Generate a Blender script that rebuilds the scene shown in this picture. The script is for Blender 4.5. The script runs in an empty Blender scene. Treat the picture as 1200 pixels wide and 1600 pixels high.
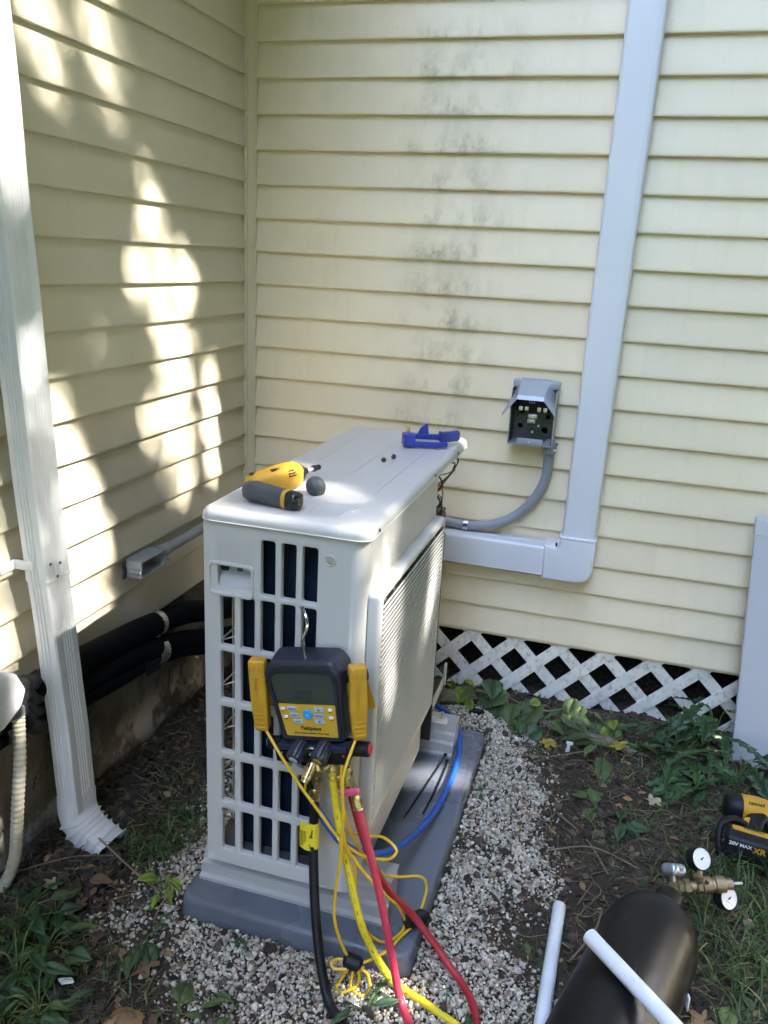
import bpy, bmesh, math, random
import numpy as np
from mathutils import Vector, Matrix, noise
R = math.radians
random.seed(7); rng = np.random.default_rng(7)
scene = bpy.context.scene
COL = scene.collection

# ------------------------------------------------------------------ camera
cd = bpy.data.cameras.new('camera'); cam = bpy.data.objects.new('camera', cd); COL.objects.link(cam)
cd.sensor_fit = 'HORIZONTAL'; cd.sensor_width = 36.0; cd.lens = 36.0*1299.18/1200.0
cd.clip_start = 0.02; cd.clip_end = 400
rt = Vector((0.95735519, 0.28461968, 0.04962545)); dn = Vector((0.12807326, -0.26411434, -0.95595024)); fw = Vector((-0.25897546, 0.92153961, -0.2893034))
m = Matrix((rt, -dn, -fw)).transposed().to_4x4(); m.translation = (1.22922794, -2.60084465, 1.41031562)
cam.matrix_world = m
scene.camera = cam

# ------------------------------------------------------------------ light
SUN_EL, SUN_AZ = 43.0, 4.0          # azimuth measured from +x towards +y
S = Vector((math.cos(R(SUN_EL))*math.cos(R(SUN_AZ)), math.cos(R(SUN_EL))*math.sin(R(SUN_AZ)), math.sin(R(SUN_EL))))
w = bpy.data.worlds.new('World'); scene.world = w; w.use_nodes = True
nt = w.node_tree; bg = nt.nodes['Background']
sky = nt.nodes.new('ShaderNodeTexSky'); sky.sky_type = 'NISHITA'; sky.sun_disc = False
sky.dust_density = 4.5; sky.sun_elevation = R(SUN_EL); sky.sun_rotation = R(90-SUN_AZ)
nt.links.new(sky.outputs[0], bg.inputs[0]); bg.inputs[1].default_value = 0.15
sl = bpy.data.lights.new('sun', 'SUN'); sl.energy = 2.0; sl.angle = R(0.53); sl.color = (1.0, 0.95, 0.87)
so = bpy.data.objects.new('sun', sl); COL.objects.link(so); so.rotation_euler = S.to_track_quat('Z', 'Y').to_euler(); so.location = S*20
vs = scene.view_settings; vs.view_transform = 'Standard'; vs.look = 'None'; vs.gamma = 1; vs.use_curve_mapping = False
vs.exposure = 4.82

# ------------------------------------------------------------------ materials
def mat(name, c, rough=0.5, metal=0.0, amt=0.12, scale=8.0, bump=0.0, bscale=60.0, spec=0.5, coat=0.0, c2=None, var=None, randamt=0.0, trans=0.0):
    """noise-varied principled material; var = name of a colour attribute multiplying the base colour"""
    mm = bpy.data.materials.new(name); mm.use_nodes = True
    n = mm.node_tree.nodes; l = mm.node_tree.links; b = n['Principled BSDF']
    tc = n.new('ShaderNodeTexCoord'); no = n.new('ShaderNodeTexNoise'); no.inputs['Scale'].default_value = scale; no.inputs['Detail'].default_value = 6
    l.new(tc.outputs['Object'], no.inputs['Vector'])
    mx = n.new('ShaderNodeMix'); mx.data_type = 'RGBA'
    A = tuple(max(0, x*(1-amt)) for x in c) if c2 is None else tuple(c)
    B = tuple(min(1, x*(1+amt)) for x in c) if c2 is None else tuple(c2)
    mx.inputs[6].default_value = (*A, 1); mx.inputs[7].default_value = (*B, 1)
    rp = n.new('ShaderNodeMapRange'); rp.inputs[1].default_value = 0.3; rp.inputs[2].default_value = 0.7
    l.new(no.outputs[0], rp.inputs[0]); l.new(rp.outputs[0], mx.inputs[0])
    out = mx.outputs[2]
    if var:
        at = n.new('ShaderNodeAttribute'); at.attribute_name = var
        m2 = n.new('ShaderNodeMix'); m2.data_type = 'RGBA'; m2.blend_type = 'MULTIPLY'; m2.inputs[0].default_value = 1
        l.new(out, m2.inputs[6]); l.new(at.outputs['Color'], m2.inputs[7]); out = m2.outputs[2]
    if randamt:
        oi = n.new('ShaderNodeObjectInfo'); hs = n.new('ShaderNodeHueSaturation')
        mr = n.new('ShaderNodeMapRange'); mr.inputs[3].default_value = 1-randamt; mr.inputs[4].default_value = 1+randamt
        l.new(oi.outputs['Random'], mr.inputs[0]); l.new(mr.outputs[0], hs.inputs['Value']); l.new(out, hs.inputs['Color']); out = hs.outputs[0]
    l.new(out, b.inputs['Base Color'])
    rr = n.new('ShaderNodeMapRange'); rr.inputs[3].default_value = max(0.03, rough-0.08); rr.inputs[4].default_value = min(1, rough+0.08)
    l.new(no.outputs[0], rr.inputs[0]); l.new(rr.outputs[0], b.inputs['Roughness'])
    b.inputs['Metallic'].default_value = metal; b.inputs['Specular IOR Level'].default_value = spec; b.inputs['Coat Weight'].default_value = coat
    if bump:
        nb = n.new('ShaderNodeTexNoise'); nb.inputs['Scale'].default_value = bscale; nb.inputs['Detail'].default_value = 4
        l.new(tc.outputs['Object'], nb.inputs['Vector'])
        bp = n.new('ShaderNodeBump'); bp.inputs['Strength'].default_value = bump; bp.inputs['Distance'].default_value = 0.01
        l.new(nb.outputs[0], bp.inputs['Height']); l.new(bp.outputs[0], b.inputs['Normal'])
    if trans:
        b.inputs['Transmission Weight'].default_value = 0
        td = n.new('ShaderNodeBsdfTranslucent'); ms = n.new('ShaderNodeMixShader'); ms.inputs[0].default_value = trans
        l.new(out, td.inputs[0]); l.new(b.outputs[0], ms.inputs[1]); l.new(td.outputs[0], ms.inputs[2]); l.new(ms.outputs[0], n['Material Output'].inputs[0])
    return mm

def nodes_of(mm):
    return mm.node_tree.nodes, mm.node_tree.links, mm.node_tree.nodes['Principled BSDF']

def mixc(n, l, fac, a, b, blend='MIX'):
    x = n.new('ShaderNodeMix'); x.data_type = 'RGBA'; x.blend_type = blend
    for sock, v in ((0, fac), (6, a), (7, b)):
        if isinstance(v, (int, float)): x.inputs[sock].default_value = v
        elif isinstance(v, tuple): x.inputs[sock].default_value = (*v, 1)
        else: l.new(v, x.inputs[sock])
    return x.outputs[2]

def noise_n(n, l, vec, scale, detail=5, rough=0.6):
    x = n.new('ShaderNodeTexNoise'); x.inputs['Scale'].default_value = scale; x.inputs['Detail'].default_value = detail; x.inputs['Roughness'].default_value = rough
    l.new(vec, x.inputs['Vector']); return x.outputs[0]

def rng_n(n, l, v, a, b, c=0.0, d=1.0, smooth=False):
    x = n.new('ShaderNodeMapRange'); x.inputs[1].default_value = a; x.inputs[2].default_value = b; x.inputs[3].default_value = c; x.inputs[4].default_value = d
    if smooth: x.interpolation_type = 'SMOOTHSTEP'
    l.new(v, x.inputs[0]); return x.outputs[0]

def mth(n, l, op, a, b=None):
    x = n.new('ShaderNodeMath'); x.operation = op
    for i, v in ((0, a), (1, b)):
        if v is None: continue
        if isinstance(v, (int, float)): x.inputs[i].default_value = v
        else: l.new(v, x.inputs[i])
    return x.outputs[0]

EXP, Z0 = 0.1016, 2.13
def siding_material(name, mildew):
    mm = bpy.data.materials.new(name); mm.use_nodes = True; n, l, b = nodes_of(mm)
    g = n.new('ShaderNodeNewGeometry'); pos = g.outputs['Position']
    oi = n.new('ShaderNodeObjectInfo')
    big = rng_n(n, l, noise_n(n, l, pos, 1.7, 3), 0.3, 0.7)
    col = mixc(n, l, big, (0.745, 0.635, 0.445), (0.79, 0.69, 0.50)) if mildew else mixc(n, l, big, (0.585, 0.528, 0.405), (0.64, 0.585, 0.455))  # left wall greyer, and lowered further in place of its shade
    rv = rng_n(n, l, oi.outputs['Random'], 0, 1, 0.96, 1.03)
    hs = n.new('ShaderNodeHueSaturation'); l.new(col, hs.inputs['Color']); l.new(rv, hs.inputs['Value']); col = hs.outputs[0]
    # rain-washed grime: vertical streaks and fine specks
    mp = n.new('ShaderNodeMapping'); mp.inputs['Scale'].default_value = (14, 14, 1.6); l.new(pos, mp.inputs[0])
    st = rng_n(n, l, noise_n(n, l, mp.outputs[0], 1.6, 6, 0.7), 0.52, 0.8)
    col = mixc(n, l, mth(n, l, 'MULTIPLY', st, 0.15), col, (0.36, 0.33, 0.21))
    sp = rng_n(n, l, noise_n(n, l, pos, 120, 2), 0.7, 0.76)
    col = mixc(n, l, mth(n, l, 'MULTIPLY', sp, 0.3), col, (0.2, 0.19, 0.12))
    if mildew:
        sx = n.new('ShaderNodeSeparateXYZ'); l.new(pos, sx.inputs[0])
        wob = rng_n(n, l, noise_n(n, l, pos, 3.0, 2), 0.2, 0.8, -0.07, 0.07)
        dx = mth(n, l, 'ABSOLUTE', mth(n, l, 'SUBTRACT', mth(n, l, 'ADD', sx.outputs[0], wob), 0.665))
        mx_ = rng_n(n, l, dx, 0.05, 0.22, 1, 0, True)
        mz = mth(n, l, 'MULTIPLY', rng_n(n, l, sx.outputs[2], 0.75, 1.05, 0, 1, True), rng_n(n, l, sx.outputs[2], 1.98, 2.15, 1, 0, True))
        msk = mth(n, l, 'MULTIPLY', mx_, mz)
        mp2 = n.new('ShaderNodeMapping'); mp2.inputs['Scale'].default_value = (1, 1, 0.6); l.new(pos, mp2.inputs[0])
        zc = mth(n, l, 'FRACT', mth(n, l, 'DIVIDE', mth(n, l, 'SUBTRACT', sx.outputs[2], Z0), EXP))     # 0 at each butt edge
        low = rng_n(n, l, zc, 0.75, 0.12, 0.12, 1, True)
        edge = rng_n(n, l, zc, 0.90, 0.99)
        cl = rng_n(n, l, noise_n(n, l, mp2.outputs[0], 10, 4, 0.65), 0.44, 0.62)
        fine = rng_n(n, l, noise_n(n, l, mp2.outputs[0], 95, 7, 0.8), 0.36, 0.68)
        mp4 = n.new('ShaderNodeMapping'); mp4.inputs['Scale'].default_value = (1, 1, 0.22); l.new(pos, mp4.inputs[0])
        drip = rng_n(n, l, noise_n(n, l, mp4.outputs[0], 60, 5, 0.7), 0.42, 0.68)
        tex = mth(n, l, 'ADD', mth(n, l, 'MULTIPLY', fine, 0.82), mth(n, l, 'MULTIPLY', drip, 0.18))
        a = mth(n, l, 'MULTIPLY', mth(n, l, 'MULTIPLY', mth(n, l, 'MULTIPLY', cl, tex), msk), low)
        haze = mth(n, l, 'MULTIPLY', mth(n, l, 'MULTIPLY', msk, mth(n, l, 'ADD', cl, 0.35)), 0.13)
        ed = mth(n, l, 'MULTIPLY', mth(n, l, 'MULTIPLY', edge, msk), rng_n(n, l, noise_n(n, l, pos, 9, 3), 0.45, 0.65, 0, 0.5))
        a = mth(n, l, 'ADD', mth(n, l, 'ADD', mth(n, l, 'MULTIPLY', a, 0.9), haze), ed)
        col = mixc(n, l, a, col, (0.215, 0.19, 0.085))
    l.new(col, b.inputs['Base Color']); b.inputs['Roughness'].default_value = 0.42; b.inputs['Specular IOR Level'].default_value = 0.4
    # embossed wood grain, very faint
    mp3 = n.new('ShaderNodeMapping'); mp3.inputs['Scale'].default_value = (1.2, 1.2, 30); l.new(pos, mp3.inputs[0])
    gr = noise_n(n, l, mp3.outputs[0], 9, 5, 0.7)
    bp = n.new('ShaderNodeBump'); bp.inputs['Strength'].default_value = 0.10; bp.inputs['Distance'].default_value = 0.003
    l.new(gr, bp.inputs['Height']); l.new(bp.outputs[0], b.inputs['Normal'])
    return mm

M = {}
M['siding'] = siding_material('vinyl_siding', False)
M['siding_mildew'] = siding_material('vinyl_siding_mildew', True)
M['trim'] = mat('vinyl_trim', (0.68, 0.59, 0.42), 0.42, amt=0.06)
M['unit'] = mat('painted_steel', (0.50, 0.49, 0.478), 0.33, amt=0.025, scale=4, bump=0.02, bscale=250)
M['unit_grille'] = mat('grille_plastic', (0.52, 0.515, 0.505), 0.4, amt=0.03)
M['dark'] = mat('dark_cavity', (0.012, 0.014, 0.018), 0.8, amt=0.3)
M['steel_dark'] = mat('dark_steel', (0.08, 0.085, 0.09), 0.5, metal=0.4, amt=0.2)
M['alu'] = mat('aluminium_rail', (0.43, 0.43, 0.425), 0.38, metal=0.3, amt=0.05, scale=14)
M['galv'] = mat('galvanised', (0.62, 0.62, 0.62), 0.3, metal=0.9, amt=0.15, scale=40)
M['chrome'] = mat('chrome', (0.75, 0.75, 0.76), 0.12, metal=1.0, amt=0.05)
M['wheel'] = mat('satin_alloy', (0.42, 0.45, 0.55), 0.35, metal=0.8, amt=0.15, scale=40)
M['brass'] = mat('brass', (0.62, 0.50, 0.27), 0.28, metal=0.95, amt=0.2, scale=60)
M['bronze'] = mat('tarnished_brass', (0.30, 0.235, 0.14), 0.42, metal=0.85, amt=0.3, scale=50, bump=0.08)
M['pad'] = mat('pad_plastic', (0.105, 0.118, 0.148), 0.27, amt=0.12, scale=5, bump=0.04, bscale=180)
M['gauge'] = mat('gauge_rubber', (0.016, 0.019, 0.032), 0.42, amt=0.25, scale=12, bump=0.05, bscale=300)
M['gauge_block'] = mat('gauge_block', (0.03, 0.036, 0.075), 0.35, metal=0.3, amt=0.15)
M['yellow'] = mat('yellow_plastic', (0.52, 0.285, 0.022), 0.42, amt=0.09, scale=30, bump=0.03, bscale=200)
M['yellow_face'] = mat('yellow_print', (0.56, 0.335, 0.035), 0.4, amt=0.05)
M['hose_yellow'] = mat('yellow_hose', (0.66, 0.52, 0.022), 0.38, amt=0.08, scale=40)
M['cable_yellow'] = mat('yellow_cable', (0.68, 0.42, 0.015), 0.35, amt=0.06)
M['hose_red'] = mat('red_hose', (0.48, 0.035, 0.07), 0.42, amt=0.1, scale=40, bump=0.05, bscale=200)
M['hose_dred'] = mat('dark_red_hose', (0.32, 0.012, 0.025), 0.42, amt=0.1)
M['hose_blue'] = mat('blue_hose', (0.012, 0.075, 0.36), 0.33, amt=0.1)
M['rubber'] = mat('black_rubber', (0.008, 0.008, 0.010), 0.5, spec=0.3, amt=0.25, scale=20, bump=0.05, bscale=120)
M['foam'] = mat('foam_insulation', (0.003, 0.0035, 0.006), 0.85, spec=0.12, amt=0.3, scale=14, bump=0.12, bscale=40)
M['tape'] = mat('wrapping_tape', (0.012, 0.0125, 0.015), 0.45, spec=0.25, amt=0.3, scale=20, bump=0.2, bscale=25)
M['grey_plastic'] = mat('grey_pvc', (0.265, 0.285, 0.315), 0.42, amt=0.06, scale=10)
M['box_grey'] = mat('grey_enamel', (0.34, 0.37, 0.41), 0.34, metal=0.2, amt=0.08, scale=10)
M['box_inner'] = mat('box_inner', (0.045, 0.052, 0.05), 0.45, amt=0.2)
M['cover'] = mat('line_cover_plastic', (0.66, 0.665, 0.70), 0.35, amt=0.02, scale=3)
M['white'] = mat('white_paint', (0.78, 0.78, 0.79), 0.4, amt=0.04, scale=9, bump=0.03, bscale=30)
M['ds'] = mat('downspout_paint', (0.72, 0.72, 0.735), 0.38, metal=0.1, amt=0.07, scale=7, bump=0.06, bscale=14)
M['sheet'] = mat('grey_sheet', (0.50, 0.51, 0.54), 0.4, amt=0.03, scale=4)
M['cream_hose'] = mat('cream_corrugated', (0.44, 0.41, 0.33), 0.5, amt=0.1, scale=12)
M['pvc'] = mat('white_pvc', (0.74, 0.77, 0.83), 0.36, amt=0.06, scale=18)
M['tank'] = mat('scuffed_black', (0.003, 0.003, 0.004), 0.36, spec=0.32, amt=0.5, scale=14, bump=0.06, bscale=40, c2=(0.007, 0.0065, 0.0065))
M['blue_tool'] = mat('blue_paint', (0.022, 0.04, 0.30), 0.36, amt=0.2, scale=40, bump=0.04)
M['blade'] = mat('tool_steel', (0.5, 0.5, 0.53), 0.3, metal=0.9, amt=0.15)
M['screen'] = mat('lcd', (0.045, 0.056, 0.045), 0.22, amt=0.04)
M['screen_line'] = mat('lcd_segment', (0.03, 0.038, 0.03), 0.3, amt=0.02)
M['button'] = mat('grey_button', (0.36, 0.42, 0.52), 0.5, amt=0.04)
M['button_blue'] = mat('blue_button', (0.02, 0.30, 0.80), 0.35, amt=0.05)
M['ink'] = mat('black_ink', (0.01, 0.01, 0.012), 0.5, amt=0.1)
M['white_ink'] = mat('white_ink', (0.8, 0.8, 0.8), 0.5, amt=0.02)
M['emboss'] = mat('relief_shade_yellow', (0.40, 0.215, 0.02), 0.4, amt=0.04)  # raised letters coloured darker than the handle, in place of relief shading
M['grey_rubber'] = mat('grey_rubber', (0.062, 0.066, 0.075), 0.55, amt=0.12, scale=30, bump=0.1, bscale=200)
M['black_gloss'] = mat('black_gloss', (0.012, 0.012, 0.014), 0.18, amt=0.2)
M['red'] = mat('red_plastic', (0.62, 0.05, 0.05), 0.3, amt=0.06)
M['pink'] = mat('red_lever', (0.62, 0.10, 0.18), 0.4, amt=0.08)
M['label_yellow'] = mat('label_yellow', (0.72, 0.58, 0.03), 0.35, amt=0.05)
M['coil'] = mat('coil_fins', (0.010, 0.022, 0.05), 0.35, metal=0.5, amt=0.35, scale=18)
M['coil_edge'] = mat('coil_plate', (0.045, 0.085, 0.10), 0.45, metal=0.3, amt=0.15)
M['lattice'] = mat('lattice_paint', (0.74, 0.72, 0.66), 0.55, amt=0.1, scale=14, bump=0.12, bscale=70, randamt=0.05)
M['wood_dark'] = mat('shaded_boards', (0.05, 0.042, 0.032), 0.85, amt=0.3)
M['log'] = mat('weathered_wood', (0.17, 0.135, 0.10), 0.85, amt=0.35, scale=30, bump=0.5, bscale=60)
M['soffit'] = mat('soffit_white', (0.6, 0.59, 0.54), 0.5, amt=0.05)
M['bark'] = mat('bark', (0.09, 0.07, 0.05), 0.9, amt=0.3, scale=12, bump=0.6, bscale=18)
M['canopy'] = mat('tree_leaf', (0.035, 0.065, 0.016), 0.55, amt=0.3, scale=3, trans=0.12)
M['leaf_dark'] = mat('weed_leaf', (0.028, 0.068, 0.022), 0.45, amt=0.35, scale=22, bump=0.15, bscale=70, randamt=0.3, trans=0.15)
M['leaf_lobed'] = mat('lobed_leaf', (0.055, 0.115, 0.035), 0.45, amt=0.3, scale=22, bump=0.2, bscale=60, randamt=0.3, trans=0.2)
M['leaf_mid'] = mat('vine_leaf', (0.075, 0.115, 0.035), 0.5, amt=0.35, scale=22, bump=0.2, bscale=80, randamt=0.35, trans=0.2)
M['leaf_lime'] = mat('young_leaf', (0.20, 0.27, 0.03), 0.45, amt=0.25, scale=25, bump=0.12, bscale=80, randamt=0.15, trans=0.3)
M['leaf_yellow'] = mat('yellow_leaf', (0.36, 0.28, 0.045), 0.55, amt=0.35, scale=40, bump=0.2, bscale=60, randamt=0.1, trans=0.2)
M['leaf_brown'] = mat('dead_leaf', (0.20, 0.115, 0.055), 0.7, amt=0.45, scale=45, bump=0.35, bscale=70, randamt=0.3)
M['leaf_tan'] = mat('bleached_leaf', (0.38, 0.32, 0.20), 0.7, amt=0.3, scale=45, bump=0.35, bscale=70, randamt=0.2)
M['stem'] = mat('plant_stem', (0.10, 0.14, 0.04), 0.6, amt=0.3, scale=30)
M['twig'] = mat('dry_twig', (0.17, 0.125, 0.085), 0.8, amt=0.35, scale=30)
M['grass'] = mat('grass_blade', (0.055, 0.10, 0.028), 0.5, amt=0.2, scale=4, var='tint', trans=0.2)
M['straw'] = mat('dry_straw', (0.20, 0.165, 0.105), 0.75, amt=0.3, scale=12, var='tint')
M['litter'] = mat('leaf_litter', (0.15, 0.10, 0.06), 0.8, amt=0.4, scale=12, var='tint')
M['pebble'] = mat('limestone_chip', (0.47, 0.43, 0.365), 0.75, amt=0.22, scale=90, bump=0.3, bscale=300, var='tint')
M['crumb'] = mat('soil_crumb', (0.044, 0.033, 0.025), 0.95, amt=0.4, scale=40, var='tint')
M['slab'] = mat('wet_slab', (0.022, 0.018, 0.014), 0.8, scale=11, bump=0.7, bscale=60, c2=(0.085, 0.070, 0.055))
M['wire_white'] = mat('guard_wire', (0.7, 0.7, 0.68), 0.4, amt=0.05)
M['wire_grey'] = mat('hex_wire', (0.10, 0.10, 0.095), 0.5, metal=0.6, amt=0.2)
for nm, c in (('w_black', (0.015, 0.015, 0.017)), ('w_red', (0.40, 0.03, 0.02)), ('w_orange', (0.5, 0.2, 0.04)), ('w_white', (0.55, 0.55, 0.53)), ('w_grey', (0.2, 0.21, 0.22))):
    M[nm] = mat('wire_'+nm[2:], c, 0.4, amt=0.08)

def ground_material():
    mm = bpy.data.materials.new('dirt_ground'); mm.use_nodes = True; n, l, b = nodes_of(mm)
    g = n.new('ShaderNodeNewGeometry'); pos = g.outputs['Position']
    a = rng_n(n, l, noise_n(n, l, pos, 6, 6, 0.65), 0.3, 0.7)
    col = mixc(n, l, a, (0.026, 0.0185, 0.013), (0.070, 0.050, 0.036))
    f = rng_n(n, l, noise_n(n, l, pos, 90, 6, 0.7), 0.35, 0.7)
    col = mixc(n, l, mth(n, l, 'MULTIPLY', f, 0.5), col, (0.085, 0.064, 0.046))
    mo = rng_n(n, l, noise_n(n, l, pos, 2.6, 5, 0.7), 0.5, 0.64)
    col = mixc(n, l, mth(n, l, 'MULTIPLY', mo, 0.75), col, (0.052, 0.060, 0.021))
    sx = n.new('ShaderNodeSeparateXYZ'); l.new(pos, sx.inputs[0])
    far = mth(n, l, 'MAXIMUM', rng_n(n, l, sx.outputs[0], 2.2, 3.2), rng_n(n, l, sx.outputs[1], -2.2, -3.2))
    lawn = mixc(n, l, rng_n(n, l, noise_n(n, l, pos, 14, 5), 0.3, 0.7), (0.05, 0.085, 0.022), (0.10, 0.13, 0.04))
    col = mixc(n, l, far, col, lawn)
    l.new(col, b.inputs['Base Color']); b.inputs['Roughness'].default_value = 0.93; b.inputs['Specular IOR Level'].default_value = 0.25
    bp = n.new('ShaderNodeBump'); bp.inputs['Strength'].default_value = 0.8; bp.inputs['Distance'].default_value = 0.006
    l.new(noise_n(n, l, pos, 160, 5, 0.7), bp.inputs['Height']); l.new(bp.outputs[0], b.inputs['Normal'])
    return mm
M['ground'] = ground_material()

def parge_material():
    mm = bpy.data.materials.new('peeling_foundation'); mm.use_nodes = True; n, l, b = nodes_of(mm)
    g = n.new('ShaderNodeNewGeometry'); pos = g.outputs['Position']
    mp = n.new('ShaderNodeMapping'); mp.inputs['Scale'].default_value = (1, 1, 0.8); l.new(pos, mp.inputs[0]); v = mp.outputs[0]
    col = mixc(n, l, rng_n(n, l, noise_n(n, l, v, 9, 6, 0.7), 0.3, 0.7), (0.095, 0.083, 0.064), (0.20, 0.185, 0.155))
    st = n.new('ShaderNodeMapping'); st.inputs['Scale'].default_value = (1, 22, 2.2); l.new(pos, st.inputs[0])
    col = mixc(n, l, mth(n, l, 'MULTIPLY', rng_n(n, l, noise_n(n, l, st.outputs[0], 1.5, 5, 0.7), 0.5, 0.75), 0.65), col, (0.10, 0.075, 0.045))
    pk = noise_n(n, l, v, 7, 8, 0.72)
    peel = rng_n(n, l, pk, 0.555, 0.57)
    bare = mixc(n, l, rng_n(n, l, noise_n(n, l, v, 40, 4), 0.3, 0.7), (0.045, 0.039, 0.030), (0.095, 0.084, 0.064))
    col = mixc(n, l, peel, col, bare)
    sx = n.new('ShaderNodeSeparateXYZ'); l.new(pos, sx.inputs[0])
    wh = mth(n, l, 'MULTIPLY', rng_n(n, l, sx.outputs[2], 0.22, 0.05), rng_n(n, l, noise_n(n, l, v, 5, 6, 0.7), 0.50, 0.56))
    col = mixc(n, l, mth(n, l, 'MULTIPLY', wh, 0.75), col, (0.40, 0.39, 0.375))
    l.new(col, b.inputs['Base Color']); b.inputs['Roughness'].default_value = 0.85
    bp = n.new('ShaderNodeBump'); bp.inputs['Strength'].default_value = 0.6; bp.inputs['Distance'].default_value = 0.006
    hgt = mth(n, l, 'SUBTRACT', noise_n(n, l, v, 60, 4), peel)
    l.new(hgt, bp.inputs['Height']); l.new(bp.outputs[0], b.inputs['Normal'])
    return mm
M['parge'] = parge_material()

# scuffs on the tank, dirt on the pad and on the mildewed lattice
def add_dirt(mm, scale, lo, hi, colr, amount, stretch=(1, 1, 1)):
    n, l, b = nodes_of(mm)
    src = b.inputs['Base Color'].links[0].from_socket
    g = n.new('ShaderNodeNewGeometry'); mp = n.new('ShaderNodeMapping'); mp.inputs['Scale'].default_value = stretch; l.new(g.outputs['Position'], mp.inputs[0])
    f = mth(n, l, 'MULTIPLY', rng_n(n, l, noise_n(n, l, mp.outputs[0], scale, 7, 0.72), lo, hi), amount)
    l.new(mixc(n, l, f, src, colr), b.inputs['Base Color'])
add_dirt(M['tank'], 10, 0.58, 0.74, (0.075, 0.064, 0.056), 0.7, (1, 0.4, 1))
add_dirt(M['tank'], 45, 0.64, 0.72, (0.16, 0.15, 0.14), 0.55, (1, 0.3, 1))
add_dirt(M['tank'], 120, 0.70, 0.74, (0.30, 0.29, 0.27), 0.6, (.5, .5, 1))
add_dirt(M['pad'], 16, 0.52, 0.75, (0.17, 0.16, 0.14), 0.4)
add_dirt(M['lattice'], 60, 0.50, 0.66, (0.13, 0.135, 0.085), 0.55, (1, 1, 0.7))
add_dirt(M['pvc'], 90, 0.64, 0.70, (0.10, 0.085, 0.07), 0.5)
add_dirt(M['ds'], 22, 0.60, 0.72, (0.33, 0.33, 0.32), 0.35, (1, 1, 0.35))
add_dirt(M['trim'], 30, 0.6, 0.8, (0.22, 0.2, 0.13), 0.4, (1, 1, 0.2))
add_dirt(M['alu'], 40, 0.62, 0.75, (0.32, 0.31, 0.29), 0.4)
add_dirt(M['cream_hose'], 14, 0.5, 0.7, (0.25, 0.21, 0.13), 0.5)
add_dirt(M['yellow'], 18, 0.58, 0.78, (0.20, 0.13, 0.03), 0.35)
add_dirt(M['gauge'], 30, 0.6, 0.75, (0.06, 0.065, 0.075), 0.5)
add_dirt(M['grey_rubber'], 40, 0.6, 0.75, (0.14, 0.14, 0.14), 0.4)

# ------------------------------------------------------------------ mesh helpers
def V(*a): return Vector(a)

def rrect(w, h, r, n=4, cx=0, cy=0):
    """rounded rectangle outline, counter-clockwise from the right side"""
    pts = []
    for qx, qy, a0 in ((1, 1, 0), (-1, 1, 90), (-1, -1, 180), (1, -1, 270)):
        for i in range(n+1):
            a = R(a0+90*i/n); pts.append((cx+qx*(w/2-r)+r*math.cos(a), cy+qy*(h/2-r)+r*math.sin(a)))
    return pts

def rpoly(pts, r, n=4):
    """round the corners of a convex or concave polygon"""
    out = []; k = len(pts)
    rs = r if isinstance(r, (list, tuple)) else [r]*k
    for i in range(k):
        p0, p1, p2 = Vector(pts[i-1]), Vector(pts[i]), Vector(pts[(i+1) % k])
        a = (p0-p1).normalized(); b = (p2-p1).normalized(); rr = rs[i]
        if rr <= 0: out.append(tuple(p1)); continue
        ang = a.angle(b); d = min(rr/math.tan(ang/2), (p0-p1).length*.49, (p2-p1).length*.49)
        s, e_ = p1+a*d, p1+b*d
        for j in range(n+1):
            t = j/n; out.append(tuple((1-t)**2*s+2*t*(1-t)*p1+t*t*e_))
    return out

def crom(pts, per=8):
    P = [Vector(p) for p in pts]; P = [2*P[0]-P[1]]+P+[2*P[-1]-P[-2]]; out = []
    for i in range(1, len(P)-2):
        for j in range(per):
            t = j/per; a, b, c, d = P[i-1], P[i], P[i+1], P[i+2]
            out.append(0.5*((2*b)+(-a+c)*t+(2*a-5*b+4*c-d)*t*t+(-a+3*b-3*c+d)*t**3))
    out.append(P[-2]); return out

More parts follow.
